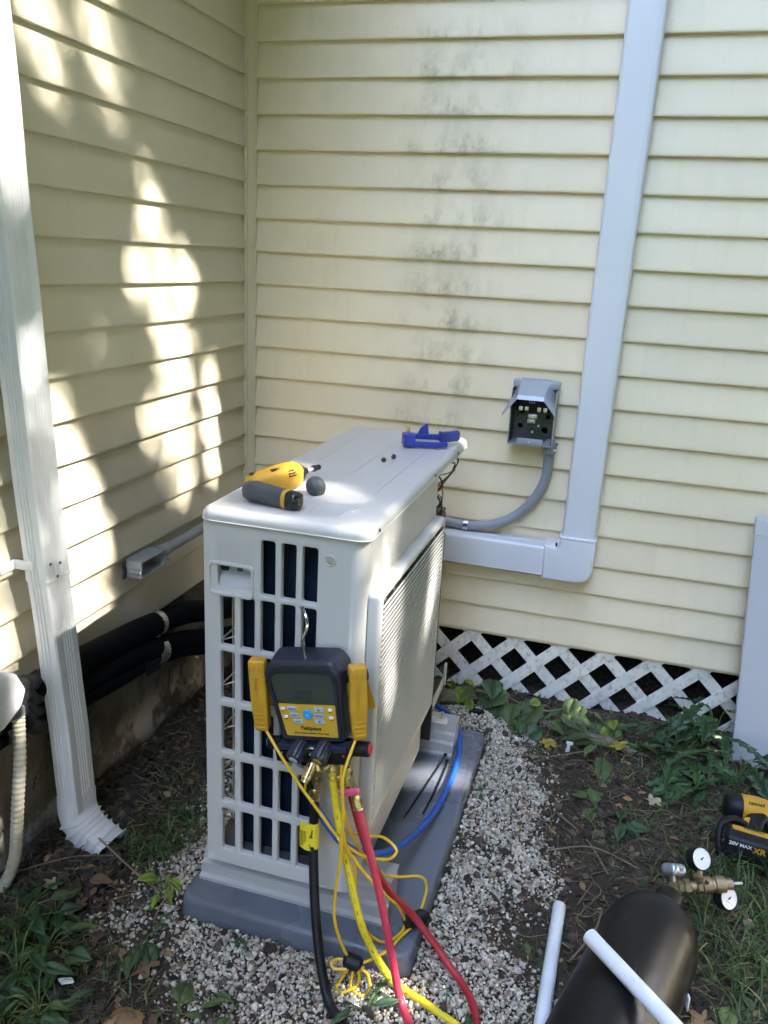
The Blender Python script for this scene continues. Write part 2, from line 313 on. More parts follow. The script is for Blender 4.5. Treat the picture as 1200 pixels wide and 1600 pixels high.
class MB:
    def __init__(s): s.bm = bmesh.new()
    def _bev(s, verts, edges, r, seg=2):
        if r > 0: bmesh.ops.bevel(s.bm, geom=edges, offset=r, segments=seg, affect='EDGES', profile=0.5, clamp_overlap=True)
    def box(s, c, d, bev=0.0, rot=None, seg=2):
        mt = Matrix.Translation(c) @ (rot.to_4x4() if rot is not None else Matrix.Identity(4)) @ Matrix.Diagonal((d[0], d[1], d[2], 1))
        r = bmesh.ops.create_cube(s.bm, size=1, matrix=mt); vs_ = r['verts']
        if bev: s._bev(vs_, list({e for v in vs_ for e in v.link_edges}), bev, seg)
        return s
    def prism(s, poly, axis, a, b, bev=0.0, seg=2, bevel_side=None, taper=None):
        """polygon in the plane normal to axis ('x': (y,z), 'y': (x,z), 'z': (x,y)), from a to b"""
        def p3(p, t):
            return {'x': (t, p[0], p[1]), 'y': (p[0], t, p[1]), 'z': (p[0], p[1], t)}[axis]
        lo = [s.bm.verts.new(p3(p, a)) for p in poly]
        q = poly if taper is None else taper
        hi = [s.bm.verts.new(p3(p, b)) for p in q]
        n = len(poly); fs = []
        f0 = s.bm.faces.new(lo[::-1]); f1 = s.bm.faces.new(hi)
        for i in range(n): fs.append(s.bm.faces.new((lo[i], lo[(i+1) % n], hi[(i+1) % n], hi[i])))
        bmesh.ops.recalc_face_normals(s.bm, faces=[f0, f1]+fs)
        if bev:
            ed = []
            if bevel_side in (None, 'a'): ed += list(f0.edges)
            if bevel_side in (None, 'b'): ed += list(f1.edges)
            s._bev(None, ed, bev, seg)
        return s
    def loft(s, rings, closed=True, cap=True):
        rv = [[s.bm.verts.new(p) for p in r] for r in rings]; n = len(rings[0]); fs = []
        for a, b in zip(rv, rv[1:]):
            for i in range(n if closed else n-1):
                fs.append(s.bm.faces.new((a[i], a[(i+1) % n], b[(i+1) % n], b[i])))
        if cap and closed:
            fs.append(s.bm.faces.new(rv[0][::-1])); fs.append(s.bm.faces.new(rv[-1]))
        bmesh.ops.recalc_face_normals(s.bm, faces=fs)
        return s
    def tube(s, pts, r, n=10, cap=True, squash=None):
        pts = [Vector(p) for p in pts]; k = len(pts); rings = []
        rs = r if isinstance(r, (list, tuple)) else [r]*k
        t0 = (pts[1]-pts[0]).normalized(); up = V(0, 0, 1) if abs(t0.z) < 0.9 else V(1, 0, 0)
        u = t0.cross(up).normalized()
        for i in range(k):
            t = (pts[min(i+1, k-1)]-pts[max(i-1, 0)]).normalized()
            u = (u-t*u.dot(t)).normalized(); v = t.cross(u)
            sq = squash or (1, 1)
            rings.append([pts[i]+(u*math.cos(2*math.pi*j/n)*sq[0]+v*math.sin(2*math.pi*j/n)*sq[1])*rs[i] for j in range(n)])
        return s.loft(rings, True, cap)
    def cyl(s, a, b, r, n=20, bev=0.0, r2=None):
        a, b = Vector(a), Vector(b); r2 = r if r2 is None else r2
        if bev:
            d = (b-a).normalized()*bev
            return s.tube([a, a+d, b-d, b], [r-bev, r, r2, r2-bev], n)
        return s.tube([a, b], [r, r2], n)
    def lathe(s, prof, a, d, n=24):
        """prof: list of (distance along d, radius)"""
        a, d = Vector(a), Vector(d).normalized()
        return s.tube([a+d*p[0] for p in prof], [max(p[1], 1e-4) for p in prof], n) if all(prof[i+1][0] > prof[i][0] for i in range(len(prof)-1)) else s._lathe(prof, a, d, n)
    def _lathe(s, prof, a, d, n):
        u = d.orthogonal().normalized(); v = d.cross(u)
        return s.loft([[a+d*p[0]+(u*math.cos(2*math.pi*j/n)+v*math.sin(2*math.pi*j/n))*max(p[1], 1e-4) for j in range(n)] for p in prof], True, True)
    def face(s, pts):
        s.bm.faces.new([s.bm.verts.new(p) for p in pts]); return s
    def mesh(s, name, smooth=35):
        me = bpy.data.meshes.new(name); s.bm.normal_update(); s.bm.to_mesh(me); s.bm.free()
        if smooth: me.polygons.foreach_set('use_smooth', [True]*len(me.polygons)); me.set_sharp_from_angle(angle=R(smooth))
        return me

def tag(o, label=None, cat=None, group=None, kind=None):
    for k, v in (('label', label), ('category', cat), ('group', group), ('kind', kind)):
        if v: o[k] = v
    return o
def root_of(o):
    while o.parent: o = o.parent
    return o
def thing(name, label, cat, loc=(0, 0, 0), rot=None, group=None):
    o = bpy.data.objects.new(name, None); COL.objects.link(o); o.empty_display_size = 0.05
    o.matrix_basis = Matrix.Translation(loc) @ (rot.to_4x4() if rot is not None else Matrix.Identity(4))
    return tag(o, label, cat, group)
def obj(name, mb, material, parent=None, smooth=35, local=False, label=None):
    """one mesh object; vertices are given in world space (local=True: in the thing's space)"""
    me = mb.mesh(name, smooth) if isinstance(mb, MB) else mb
    if parent is not None and not local: me.transform(root_of(parent).matrix_basis.inverted())
    me.materials.clear(); me.materials.append(material if not isinstance(material, str) else M[material])
    o = bpy.data.objects.new(name, me); COL.objects.link(o)
    if parent is not None: o.parent = parent
    if label: o['label'] = label
    return o
def text(body, size, mat_, parent, mtx, name='lettering', local=False, ext=0.0003, bold=0.0, align='CENTER', xs=1.0):
    cu = bpy.data.curves.new('t', 'FONT'); cu.body = body; cu.size = size; cu.align_x = align; cu.align_y = 'CENTER'; cu.extrude = ext; cu.offset = bold; cu.resolution_u = 3
    t = bpy.data.objects.new('t', cu); me = bpy.data.meshes.new_from_object(t); bpy.data.objects.remove(t); bpy.data.curves.remove(cu)
    me.transform(mtx @ Matrix.Diagonal((xs, 1, 1, 1))); me.name = name
    return obj(name, me, mat_, parent, local=local)
def frame(o, x, y):
    """matrix with origin o, text right = x, text up = y"""
    x = Vector(x).normalized(); y = Vector(y); y = (y-x*y.dot(x)).normalized(); z = x.cross(y)
    mm = Matrix((x, y, z)).transposed().to_4x4(); mm.translation = Vector(o); return mm
def np_mesh(name, verts, faces, tint=None, smooth=False):
    me = bpy.data.meshes.new(name); nv, nf, k = len(verts), len(faces), faces.shape[1]
    me.vertices.add(nv); me.vertices.foreach_set('co', np.ascontiguousarray(verts, dtype=np.float32).ravel())
    me.loops.add(nf*k); me.loops.foreach_set('vertex_index', np.ascontiguousarray(faces, dtype=np.int32).ravel())
    me.polygons.add(nf); me.polygons.foreach_set('loop_start', np.arange(0, nf*k, k, dtype=np.int32))
    me.update(calc_edges=True)
    if smooth: me.polygons.foreach_set('use_smooth', [True]*nf)
    if tint is not None:
        at = me.color_attributes.new('tint', 'FLOAT_COLOR', 'POINT')
        at.data.foreach_set('color', np.concatenate([tint, np.ones((nv, 1))], 1).astype(np.float32).ravel())
    me.validate(); return me
def scatter(name, bv, bf, pos, rotm, scale, tint, smooth=False):
    """instances of a tiny mesh baked into one: bv (V,3), pos (N,3), rotm (N,3,3), scale (N,3)"""
    N, Vn = len(pos), len(bv)
    v = np.einsum('nij,nvj->nvi', rotm, bv[None]*scale[:, None, :])+pos[:, None, :]
    f = (bf[None]+(np.arange(N)*Vn)[:, None, None]).reshape(-1, bf.shape[1])
    return np_mesh(name, v.reshape(-1, 3), f, np.repeat(tint, Vn, 0), smooth)
def rand_rot(N, flat=None):
    a = rng.uniform(0, 2*np.pi, N); z = np.zeros(N)
    ca, sa = np.cos(a), np.sin(a); Rz = np.stack([np.stack([ca, -sa, z], -1), np.stack([sa, ca, z], -1), np.stack([z, z, z+1], -1)], 1)
    t = rng.normal(0, flat, N) if flat is not None else rng.uniform(0, 2*np.pi, N)
    ct, st = np.cos(t), np.sin(t); Rx = np.stack([np.stack([z+1, z, z], -1), np.stack([z, ct, -st], -1), np.stack([z, st, ct], -1)], 1)
    t = rng.normal(0, flat, N) if flat is not None else rng.uniform(0, 2*np.pi, N)
    ct, st = np.cos(t), np.sin(t); Ry = np.stack([np.stack([ct, z, st], -1), np.stack([z, z+1, z], -1), np.stack([-st, z, ct], -1)], 1)
    return Rz @ Rx @ Ry

# ------------------------------------------------------------------ ground
PADX, PADY = (0.440, 0.963), (-1.290, -0.380)
def in_gravel(x, y):
    """signed inside-ness of the gravel bed"""
    nse = .07*noise.noise((x*5, y*5, 7))+.035*noise.noise((x*17, y*17, 3))
    right = 1.135+.05*math.sin(y*6)
    if y < -1.15: right = 1.19+(-1.15-y)*.15
    top = -.16-.10*max(0, x-.95)
    front = -1.36-.42*(x-.36)
    if x > .75: front = -1.62
    d_ = min(right-x, x-.325, top-y, y-front)
    return d_+nse
def gh(x, y):
    h = 0.010*noise.noise((x*3.1, y*3.1, 0.3))+0.007*noise.noise((x*9.3, y*9.3, 4.1))+0.0045*noise.noise((x*27, y*27, 9.0))
    if x > 1.15: h += min(1, (x-1.15)/.1)*(0.014*noise.noise((x*6, y*6, 2.2))+0.008*noise.noise((x*16, y*16, 6.2)))
    if x < .33: h += min(1, (.33-x)/.08)*0.008*noise.noise((x*15, y*15, 5.2))
    dx = max(PADX[0]-x, x-PADX[1], 0); dy = max(PADY[0]-y, y-PADY[1], 0); d = math.hypot(dx, dy)
    t = min(1, d/0.05); bed = min(1, max(0, (in_gravel(x, y)+.05)/.16)); bed = bed*bed*(3-2*bed)
    return h*t-0.004*(1-t)+0.027*bed        # the gravel bed is heaped against the pad
def axis_pts(lo, hi, step, far):
    c = list(np.arange(lo, hi+1e-6, step)); a, d = [], step
    x = hi
    while x < far: d *= 1.35; x += d; a.append(x)
    b, d, x = [], step, lo
    while x > -far: d *= 1.35; x -= d; b.append(x)
    return np.array(b[::-1]+c+a)
gx, gy = axis_pts(-0.1, 2.1, 0.0105, 90), axis_pts(-1.75, 0.45, 0.0105, 90)
gv = np.array([(x, y, (gh(x, y)+0.003*noise.noise((x*70, y*70, 1.0))) if (-0.3 < x < 2.6 and -2.4 < y < 1.0) else 0.0) for y in gy for x in gx])
nx, ny = len(gx), len(gy)
ii = (np.arange(ny-1)[:, None]*nx+np.arange(nx-1)[None]).ravel()
ground = obj('ground', np_mesh('ground', gv, np.stack([ii, ii+1, ii+1+nx, ii+nx], 1), smooth=True), 'ground')
tag(ground, 'bare brown dirt yard with mossy patches around the pad', 'ground', kind='structure')

# ------------------------------------------------------------------ house walls
def course_piece(mb, wall, k, a, b, zb, zt, off):
    """one siding board from a to b along the wall; butt edge at the wall plane, top tucked 12 mm back"""
    n = max(2, int((b-a)/(0.06 if k > -4 else 0.5))); rows = []
    h = zt-zb
    prof = [(0.0150, 0.0012), (0.0034, -0.0004), (0.0008, 0.0006), (0.0, 0.003), (0.0002, 0.008), (0.0038, h*0.30), (0.0077, h*0.55), (0.0120, h*0.82), (0.0154, h+0.004)]
    for i in range(n+1):
        t = a+(b-a)*i/n; ring = []
        for d, z in prof:
            wv = 0.0011*noise.noise((t*2.1, k*3.7+z*6, 1.0 if wall == 'R' else 8.0))*min(1, z/0.02+0.25)
            sag = 0.0016*noise.noise((t*1.3, k*1.9, 20.0))
            dd = d+wv-off
            ring.append((t, dd, zb+z+sag) if wall == 'R' else (-dd, t, zb+z+sag))
        rows.append(ring)
    mb.loft(rows, closed=False)
def courses(wall):
    if wall == 'R':
        cut = {8: [0.76], 9: [0.76], 10: [1.27], 11: [1.27], 14: [0.885], 15: [0.885], 16: [1.39], 17: [1.39], 2: [1.75], 3: [1.75]}
        z = lambda k: Z0-EXP*k if k <= 16 else Z0-EXP*16-0.096*(k-16)
        return range(-34, 20), cut, z, 0.010, 3.2
    cut = {-2: [-1.6], -3: [-1.6], 12: [-1.75], 13: [-1.75]}
    return range(-34, 18), cut, (lambda k: Z0+0.005-EXP*k if k < 17 else 0.392), -5.2, -0.016
wallR = thing('siding_wall', 'cream vinyl siding wall with a green mildew streak, above the white lattice', 'wall', (0, 0, 0))
wallL = thing('siding_wall', 'cream vinyl siding wall dappled with sunlight behind the white downspout', 'wall', (0, -2.0, 0))
for wall, par, mt in (('R', wallR, 'siding_mildew'), ('L', wallL, 'siding')):
    ks, cut, zf, lo, hi = courses(wall)
    for k in ks:
        xs = [lo]+cut.get(k, [])+[hi]
        for i in range(len(xs)-1):
            mb = MB()
            # the lapped end of a board stands proud of the next one
            course_piece(mb, wall, k, xs[i]-(0.02 if i else 0), xs[i+1], zf(k), zf(k-1), -0.0016 if i else 0.0)
            obj('siding_board', mb, mt, par, smooth=50)
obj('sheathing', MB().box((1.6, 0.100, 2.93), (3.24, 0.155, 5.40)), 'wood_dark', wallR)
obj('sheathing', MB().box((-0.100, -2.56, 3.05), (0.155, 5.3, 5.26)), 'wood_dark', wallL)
post = obj('corner_post', MB().prism([(-0.016, 0.016), (-0.016, -0.030), (-0.004, -0.031), (0.001, -0.027), (0.001, -0.019), (0.004, -0.015), (0.013, -0.006), (0.016, -0.0015), (0.020, -0.001), (0.0205, 0.016)], 'z', 0.235, 5.6, 0.0), 'trim', wallR)
obj('starter_trim', MB().box((1.61, 0.016, 0.2125), (3.18, 0.010, 0.012)), 'trim', wallR)
# rake trim closing the top of the wall, above the frame
eave = thing('roof_eave', 'white rake board and roof edge above the siding', 'roof', (0, 0, 5.6))
obj('rake_board', MB().box((1.58, 0.055, 5.68), (3.2, 0.03, 0.16)), 'white', eave)
obj('roof_deck', MB().box((1.55, 1.2, 5.78), (3.3, 2.3, 0.05)), 'steel_dark', eave)
eave2 = thing('roof_eave', 'white soffit and fascia along the lower eave over the left siding', 'roof', (0, -2.6, 2.75))
obj('soffit', MB().box((.20, -2.75, 2.772), (.44, 5.3, .016)), 'soffit', eave2)
obj('fascia', MB().box((.425, -2.75, 2.83), (.02, 5.3, .14)), 'white', eave2)
obj('roof_deck', MB().box((.20, -2.75, 2.93), (.50, 5.36, .04), rot=Matrix.Rotation(R(14), 3, 'Y')), 'steel_dark', eave2)
# crawl space behind the lattice
crawl = thing('crawl_space', 'dark crawl space boards behind the white lattice', 'porch', (0.9, 0.6, 0))
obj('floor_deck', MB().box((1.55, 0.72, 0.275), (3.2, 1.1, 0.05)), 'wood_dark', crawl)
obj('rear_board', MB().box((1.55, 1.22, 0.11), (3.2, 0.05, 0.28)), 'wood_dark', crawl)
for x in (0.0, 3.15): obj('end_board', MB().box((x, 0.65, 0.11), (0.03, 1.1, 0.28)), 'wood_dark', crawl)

# foundation under the left wall: a wavy parged sheet with thickness
fnd = thing('foundation_wall', 'stained parged foundation wall with peeling paint under the siding', 'wall', (0, -1.2, 0))
ys, zs = np.arange(-3.0, 0.25, 0.014), np.arange(-0.12, 0.42, 0.014)
fv = np.array([(-0.020+0.008*noise.noise((y*3, z*3, 5))+0.004*noise.noise((y*11, z*11, 2))+0.0025*noise.noise((y*32, z*32, 2))+max(0, 0.05-z)*0.12, y, z) for z in zs for y in ys])
nx = len(ys); ii = (np.arange(len(zs)-1)[:, None]*nx+np.arange(nx-1)[None]).ravel()
obj('parging', np_mesh('parging', fv, np.stack([ii, ii+1, ii+1+nx, ii+nx], 1), smooth=True), 'parge', fnd)
obj('block_core', MB().box((-0.13, -2.5, 0.15), (0.18, 5.4, 0.5)), 'wood_dark', fnd)

# ------------------------------------------------------------------ lattice skirting
def clip(poly, ax, lim, keep_less):
    out = []
    for i in range(len(poly)):
        a, b = poly[i-1], poly[i]
        ia = (a[ax] <= lim) if keep_less else (a[ax] >= lim); ib = (b[ax] <= lim) if keep_less else (b[ax] >= lim)
        if ia != ib:
            t = (lim-a[ax])/(b[ax]-a[ax]); out.append((a[0]+(b[0]-a[0])*t, a[1]+(b[1]-a[1])*t))
        if ib: out.append(b)
    return out
lat = thing('lattice_skirt', 'white diagonal lattice panel closing the gap under the siding', 'lattice', (1.0, 0.012, 0))
for fam, y0, sg in (('a', 0.0135, 1), ('b', 0.0205, -1)):
    for j in range(-16, 32):
        # opening centres: (0.979 + 0.149 k, 0.121)
        c = (0.121-sg*0.979)+0.0745+0.149*j            # z - sg*x = c on the slat's centre line
        x0, x1 = 0.02, 2.4; h = 0.0275
        poly = [(x0, sg*x0+c-h), (x1, sg*x1+c-h), (x1, sg*x1+c+h), (x0, sg*x0+c+h)]
        for ax, lim, kl in ((1, 0.236, True), (1, -0.03, False)):
            poly = clip(poly, ax, lim, kl)
            if len(poly) < 3: break
        if len(poly) < 3 or max(p[0] for p in poly)-min(p[0] for p in poly) < 0.03: continue
        obj('lattice_slat', MB().prism(poly, 'y', y0, y0+0.0065, 0.0008, 1), 'lattice', lat)
# chicken wire stapled behind
mb = MB(); hx = 0.0145
seg = set()
for i in range(0, 42):
    for j in range(0, 12):
        cx = 0.72+i*hx*1.5; cz = 0.0+j*hx*1.732+(hx*.866 if i % 2 else 0)
        if cz > 0.215: continue
        pt = [(round(cx+hx*math.cos(R(60*q)), 4), round(cz+hx*math.sin(R(60*q)), 4)) for q in range(6)]
        for q in range(6): seg.add(tuple(sorted((pt[q], pt[(q+1) % 6]))))
seen = set()
for a, b in seg:
    key = (round((a[0]+b[0])*250), round((a[1]+b[1])*250))
    if key in seen: continue
    seen.add(key)
    wy = 0.034+0.004*noise.noise((a[0]*6, a[1]*6, 0)); wz = 0.034+0.004*noise.noise((b[0]*6, b[1]*6, 0))
    mb.tube([(a[0], wy, a[1]), (b[0], wz, b[1])], 0.0006, 3, cap=False)
tag(obj('chicken_wire', mb, 'wire_grey', smooth=0), 'rusty hexagonal chicken wire stretched behind the white lattice', 'wire mesh')

# ------------------------------------------------------------------ equipment pad and rails
pad = thing('equipment_pad', 'dark slate grey plastic equipment pad set in the gravel', 'pad', (0.70, -0.83, 0))
obj('pad_shell', MB().prism(rrect(0.529, 0.918, 0.03, 4, 0.7015, -0.835), 'z', -0.03, 0.07, 0.011, 4, 'b', taper=rrect(0.517, 0.904, 0.03, 4, 0.7015, -0.835)), 'pad', pad)
RAIL = [(0, 0), (0, .007), (.011, .0105), (.0135, .034), (.025, .0375), (.0275, .056), (.039, .0595), (.042, .0815), (.100, .0815), (.100, .0765), (.092, .0765), (.092, 0.0)]
for y0, lab in ((-1.222, 'front stepped aluminium riser rail under the grid side of the unit'), (-0.562, 'rear stepped aluminium riser rail with a bolt and clip behind the blue hose')):
    t = thing('riser_rail', lab, 'rail', (0.67, y0, 0.07), group='riser rails under the heat pump')
    poly = [(y0+a, 0.07+b) for a, b in RAIL]
    if y0 > -1: poly = [(y0+a, 0.07+b) for a, b in RAIL]
    obj('rail_body', MB().prism(poly, 'x', 0.457, 0.890, 0.0006, 1), 'alu', t, smooth=20)
    mb = MB()
    mb.cyl((0.845, y0+0.062, 0.1515), (0.845, y0+0.062, 0.1535), 0.013, 20).cyl((0.845, y0+0.062, 0.1535), (0.845, y0+0.062, 0.162), 0.0075, 6).cyl((0.845, y0+0.062, 0.162), (0.845, y0+0.062, 0.176), 0.004, 10)
    obj('bolt', mb, 'galv', t)
    obj('clip_plate', MB().box((0.836, y0+0.050, 0.1545), (0.055, 0.034, 0.003), 0.001), 'unit', t)

# ------------------------------------------------------------------ heat pump unit
U = thing('heat_pump_unit', 'pale grey outdoor heat pump unit with open side grid, standing on the dark pad', 'heat pump', (0.645, -0.75, 0.15))
FY, FX = -1.215, 0.812
# side panel: plate with five columns of rounded openings
cols = [(.511, .541), (.555, .585), (.598, .628), (.641, .671), (.684, .715)]
rows_ = [(.160, .264), (.282, .387), (.404, .511), (.526, .637), (.649, .761), (.772, .886)]
holes = [(c[0], c[1], r[0], r[1]) for ri, r in enumerate(rows_) for ci, c in enumerate(cols) if not (ri == 5 and ci < 2)]
xb = [.4775, .502]+[(cols[i][1]+cols[i+1][0])/2 for i in range(4)]+[.722, .782]
zb = [.1245, .150]+[(rows_[i][1]+rows_[i+1][0])/2 for i in range(5)]+[.896, .915]
mb = MB(); bm = mb.bm; vc = {}
def pv(x, z, d):
    k = (round(x, 5), round(z, 5), round(d, 5))
    if k not in vc: vc[k] = bm.verts.new((x, FY+d, z))
    return vc[k]
pocket = (.490, .578, .777, .829)
def ring_cell(x0, x1, z0, z1, hole, rad, depth):
    hx0, hx1, hz0, hz1 = hole; n = 3
    loops = []
    for inset, d in ((0.0026, 0.0), (0.0008, 0.0007), (0.0, 0.0026), (0.0, depth)):
        loops.append([(p[0], p[1], d) for p in rrect(hx1-hx0+2*inset, hz1-hz0+2*inset, rad+inset, n, (hx0+hx1)/2, (hz0+hz1)/2)])
    cor = [(x1, z1), (x0, z1), (x0, z0), (x1, z0)]
    L0 = [pv(*p) for p in loops[0]]; k = n+1
    for q in range(4):
        c = pv(*cor[q], 0)
        for i in range(n): bm.faces.new((L0[q*k+i], L0[q*k+i+1], c))
        bm.faces.new((L0[q*k+n], L0[((q+1) % 4)*k], pv(*cor[(q+1) % 4], 0), c))
    prev = L0
    for lp in loops[1:]:
        cur = [pv(*p) for p in lp]
        for i in range(len(cur)): j = (i+1) % len(cur); bm.faces.new((prev[i], cur[i], cur[j], prev[j]))
        prev = cur
for i in range(len(xb)-1):
    for j in range(len(zb)-1):
        x0, x1, z0, z1 = xb[i], xb[i+1], zb[j], zb[j+1]
        h = [q for q in holes if x0 < (q[0]+q[1])/2 < x1 and z0 < (q[2]+q[3])/2 < z1]
        if h: ring_cell(x0, x1, z0, z1, h[0], 0.0045, 0.013)
        elif j == 6 and i in (1, 2):
            if i == 1: ring_cell(xb[1]-0.0, xb[3], z0, z1, (.506, .5786, .779, .829), 0.006, 0.004)
        else:
            bm.faces.new([pv(x0, z0, 0), pv(x1, z0, 0), pv(x1, z1, 0), pv(x0, z1, 0)])
# left return, and the rounded right corner running into the fan face
def wrap(z0, z1):
    prof = [(.4775, FY+.040)]+[(.4775+.0, FY+.010)]
    prof = [(.4750, FY+.05), (.4750, FY+.006), (.4755, FY+.002), (.4775, FY)]
    mb.loft([[(x, y, z) for x, y in prof] for z in (z0, z1)], closed=False)
    prof = [(.782, FY)]+[(.782+.030*math.sin(R(a)), FY+.030-.030*math.cos(R(a))) for a in range(15, 91, 15)]+[(.812, FY+.04)]
    mb.loft([[(x, y, z) for x, y in prof] for z in (z0, z1)], closed=False)
    prof = [(.482, FY+0.0132), (.782, FY+0.0132)]
wrap(.1245, .915)
# bottom hem
mb.loft([[(.4775, FY, .1245), (.782, FY, .1245)], [(.4775, FY+.012, .1235), (.782, FY+.012, .1235)]], closed=False)
bmesh.ops.remove_doubles(bm, verts=bm.verts, dist=1e-5); bmesh.ops.recalc_face_normals(bm, faces=bm.faces)
obj('side_panel', mb, 'unit', U, smooth=50)
# carrying handle pocket: raised rim and recessed bowl
mb = MB()
out, inn = rrect(.099, .072, .009, 4, .5345, .795), rrect(.086, .056, .007, 4, .5345, .795)
bowl = rrect(.074, .030, .006, 4, .5345, .812); deep = rrect(.070, .024, .006, 4, .5345, .815)
mb.loft([[(x, FY+.001, z) for x, z in out], [(x, FY-.0035, z) for x, z in rrect(.0965, .0695, .009, 4, .5345, .795)], [(x, FY-.0042, z) for x, z in rrect(.089, .0605, .008, 4, .5345, .795)], [(x, FY-.001, z) for x, z in inn], [(x, FY+.020, z) for x, z in bowl], [(x, FY+.034, z) for x, z in deep]], True, False)
mb.face([(x, FY+.034, z) for x, z in deep[::-1]])
obj('handle_pocket', mb, 'unit', U, smooth=45)
obj('pocket_shade', MB().prism(rpoly([(.4985, .8005), (.5150, .8005), (.5150, .8265), (.4985, .8265)], .003, 2), 'y', FY+.028, FY+.0335), 'dark', U)  # dark piece in place of the shade at the pocket's left end
mb = MB()
mb.lathe([(0, .0125), (.002, .0115), (.0025, .0095), (.0012, .008)], (.7395, FY+.0, .866), (0, -1, 0), 24)
obj('screw_boss', mb, 'unit', U)
obj('screw', MB().cyl((.7395, FY-.001, .866), (.7395, FY-.004, .866), .0052, 6).cyl((.7395, FY-.001, .866), (.7395, FY-.0022, .866), .0075, 20), 'galv', U)
# fan face: flat sheet above, below and around the grille
mb = MB(); ya, yb = FY+.040, -.632
mb.box((FX-.0015, (ya+yb)/2, (.790+.915)/2), (.003, yb-ya, .125)).box((FX-.0015, (ya+yb)/2, (.1245+.280)/2), (.003, yb-ya, .1555))
mb.box((FX-.0015, ya+.006, .535), (.003, .012, .509)).box((FX-.0015, yb-.006, .535), (.003, .012, .509))
mb.box((FX-.016, yb-.0015, .52), (.026, .003, .785))
obj('front_panel', mb, 'unit', U)
# raised moulded frame around the slats
def yz(r): return r
o0 = rrect(.564, .535, .012, 4, -.911, .5365)
ringsp = [(o0, FX), (o0, .829), (rrect(.561, .532, .012, 4, -.911, .5365), .8345), (rrect(.554, .525, .011, 4, -.911, .5365), .838), (rrect(.536, .507, .009, 4, -.911, .5365), .8385), (rrect(.530, .501, .008, 4, -.911, .5365), .8365), (rrect(.528, .499, .008, 4, -.911, .5365), .815)]
obj('grille_frame', MB().loft([[(x, p[0], p[1]) for p in pts] for pts, x in ringsp], True, False), 'unit', U, smooth=50)
gx_slat = bpy.data.meshes.new('grille_slat')
sm = MB(); pitch = .00985
sm.prism([(.8372, -.0006), (.8384, .0010), (.8380, .0030), (.8362, .0038), (.8170, -.0135), (.8170, -.0170)], 'y', -1.174, -.648, 0)
# polygon given as (x,z) needs axis y
slat_me = sm.mesh('grille_slat', 40); slat_me.transform(U.matrix_basis.inverted()); slat_me.materials.append(M['unit_grille'])
nsl = 43
for i in range(nsl):
    so_ = bpy.data.objects.new('grille_slat', slat_me); COL.objects.link(so_); so_.parent = U; so_.location = (0, 0, .292+.01135*i)
mb = MB()
for y in np.linspace(-1.12, -.70, 8): mb.box((.823, y, .5365), (.006, .004, .50))
obj('grille_rib', mb, 'unit_grille', U)
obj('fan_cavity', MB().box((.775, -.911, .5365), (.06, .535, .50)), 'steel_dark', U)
obj('shadow_gap', MB().box((.822, -.622, .455), (.030, .012, .60), .002), 'rubber', U)  # black strip standing in for the shadow gap at the open compartment
# lid
lid = MB()
lid.prism(rrect(.3505, .943, .026, 6, .6435, -.7505), 'z', .9120, .9378, .0165, 5, 'b')
lid_o = obj('lid', lid, 'unit', U, smooth=60)
obj('lid_lip', MB().loft([[(x, y, .9125) for x, y in rrect(.3515, .944, .0265, 6, .6435, -.7505)], [(x, y, .9142) for x, y in rrect(.3535, .946, .0275, 6, .6435, -.7505)], [(x, y, .9160) for x, y in rrect(.3512, .9436, .0265, 6, .6435, -.7505)]], True, False), 'unit', lid_o)
# pressed ribs of the lid
for x0, x1 in ((.533, .541), (.6455, .6535), (.744, .752)):
    pl = rpoly([(x0, -1.13), (x1, -1.13), (x1, -.36), (x0, -.36)], .003, 3)
    obj('pressed_rib', MB().prism(pl, 'z', .9370, .9387, .0010, 1, 'b'), 'unit', lid_o)
for cx, w_ in ((.60, .09), (.705, .075)):
    a = rrect(w_, .10, .02, 4, cx, -1.130); b = rrect(w_-.008, .092, .017, 4, cx, -1.130)
    mb = MB(); mb.loft([[(x, y, .9374) for x, y in a], [(x, y, .9384) for x, y in rrect(w_-.003, .097, .019, 4, cx, -1.130)], [(x, y, .9384) for x, y in rrect(w_-.006, .094, .018, 4, cx, -1.130)], [(x, y, .9374) for x, y in b]], True, False)
    obj('pressed_rib', mb, 'unit', lid_o)
for y in (-1.165, -.70, -.43):
    obj('screw', MB().cyl((.8180, y, .9225), (.8210, y, .9225), .0035, 10), 'steel_dark', lid_o)
# base pan, bulkhead, coil, guard wires, compressor side
pan = obj('base_pan', MB().box((.645, -.745, .1555), (.326, .915, .006)).box((.645, -1.200, .14), (.30, .010, .03)), 'steel_dark', U)
mb = MB(); mb.box((.806, -.475, .172), (.004, .30, .040), .001).box((.806, -.30, .19), (.006, .018, .075), .001)
obj('pan_flange', mb, 'unit', U)
obj('bulkhead', MB().box((.665, -.618, .535), (.24, .004, .75)), 'unit', U)
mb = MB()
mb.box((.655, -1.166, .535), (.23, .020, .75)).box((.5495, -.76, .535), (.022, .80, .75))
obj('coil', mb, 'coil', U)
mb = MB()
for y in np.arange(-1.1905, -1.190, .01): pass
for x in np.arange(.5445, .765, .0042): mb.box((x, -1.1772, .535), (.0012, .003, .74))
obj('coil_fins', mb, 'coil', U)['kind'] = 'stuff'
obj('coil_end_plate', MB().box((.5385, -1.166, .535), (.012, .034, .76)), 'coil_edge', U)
mb = MB()
for y in np.arange(-1.17, -.30, .055): mb.tube([(.489, y, .16), (.489, y, .90)], .0018, 6)
for z in np.arange(.22, .9, .105):
    mb.tube([(.491, -1.195, z), (.491, -.29, z)], .0018, 6)
    mb.tube([(.491, -1.18, z), (.536, -1.15, z+.012)], .0016, 6)
obj('guard_wires', mb, 'wire_white', U)
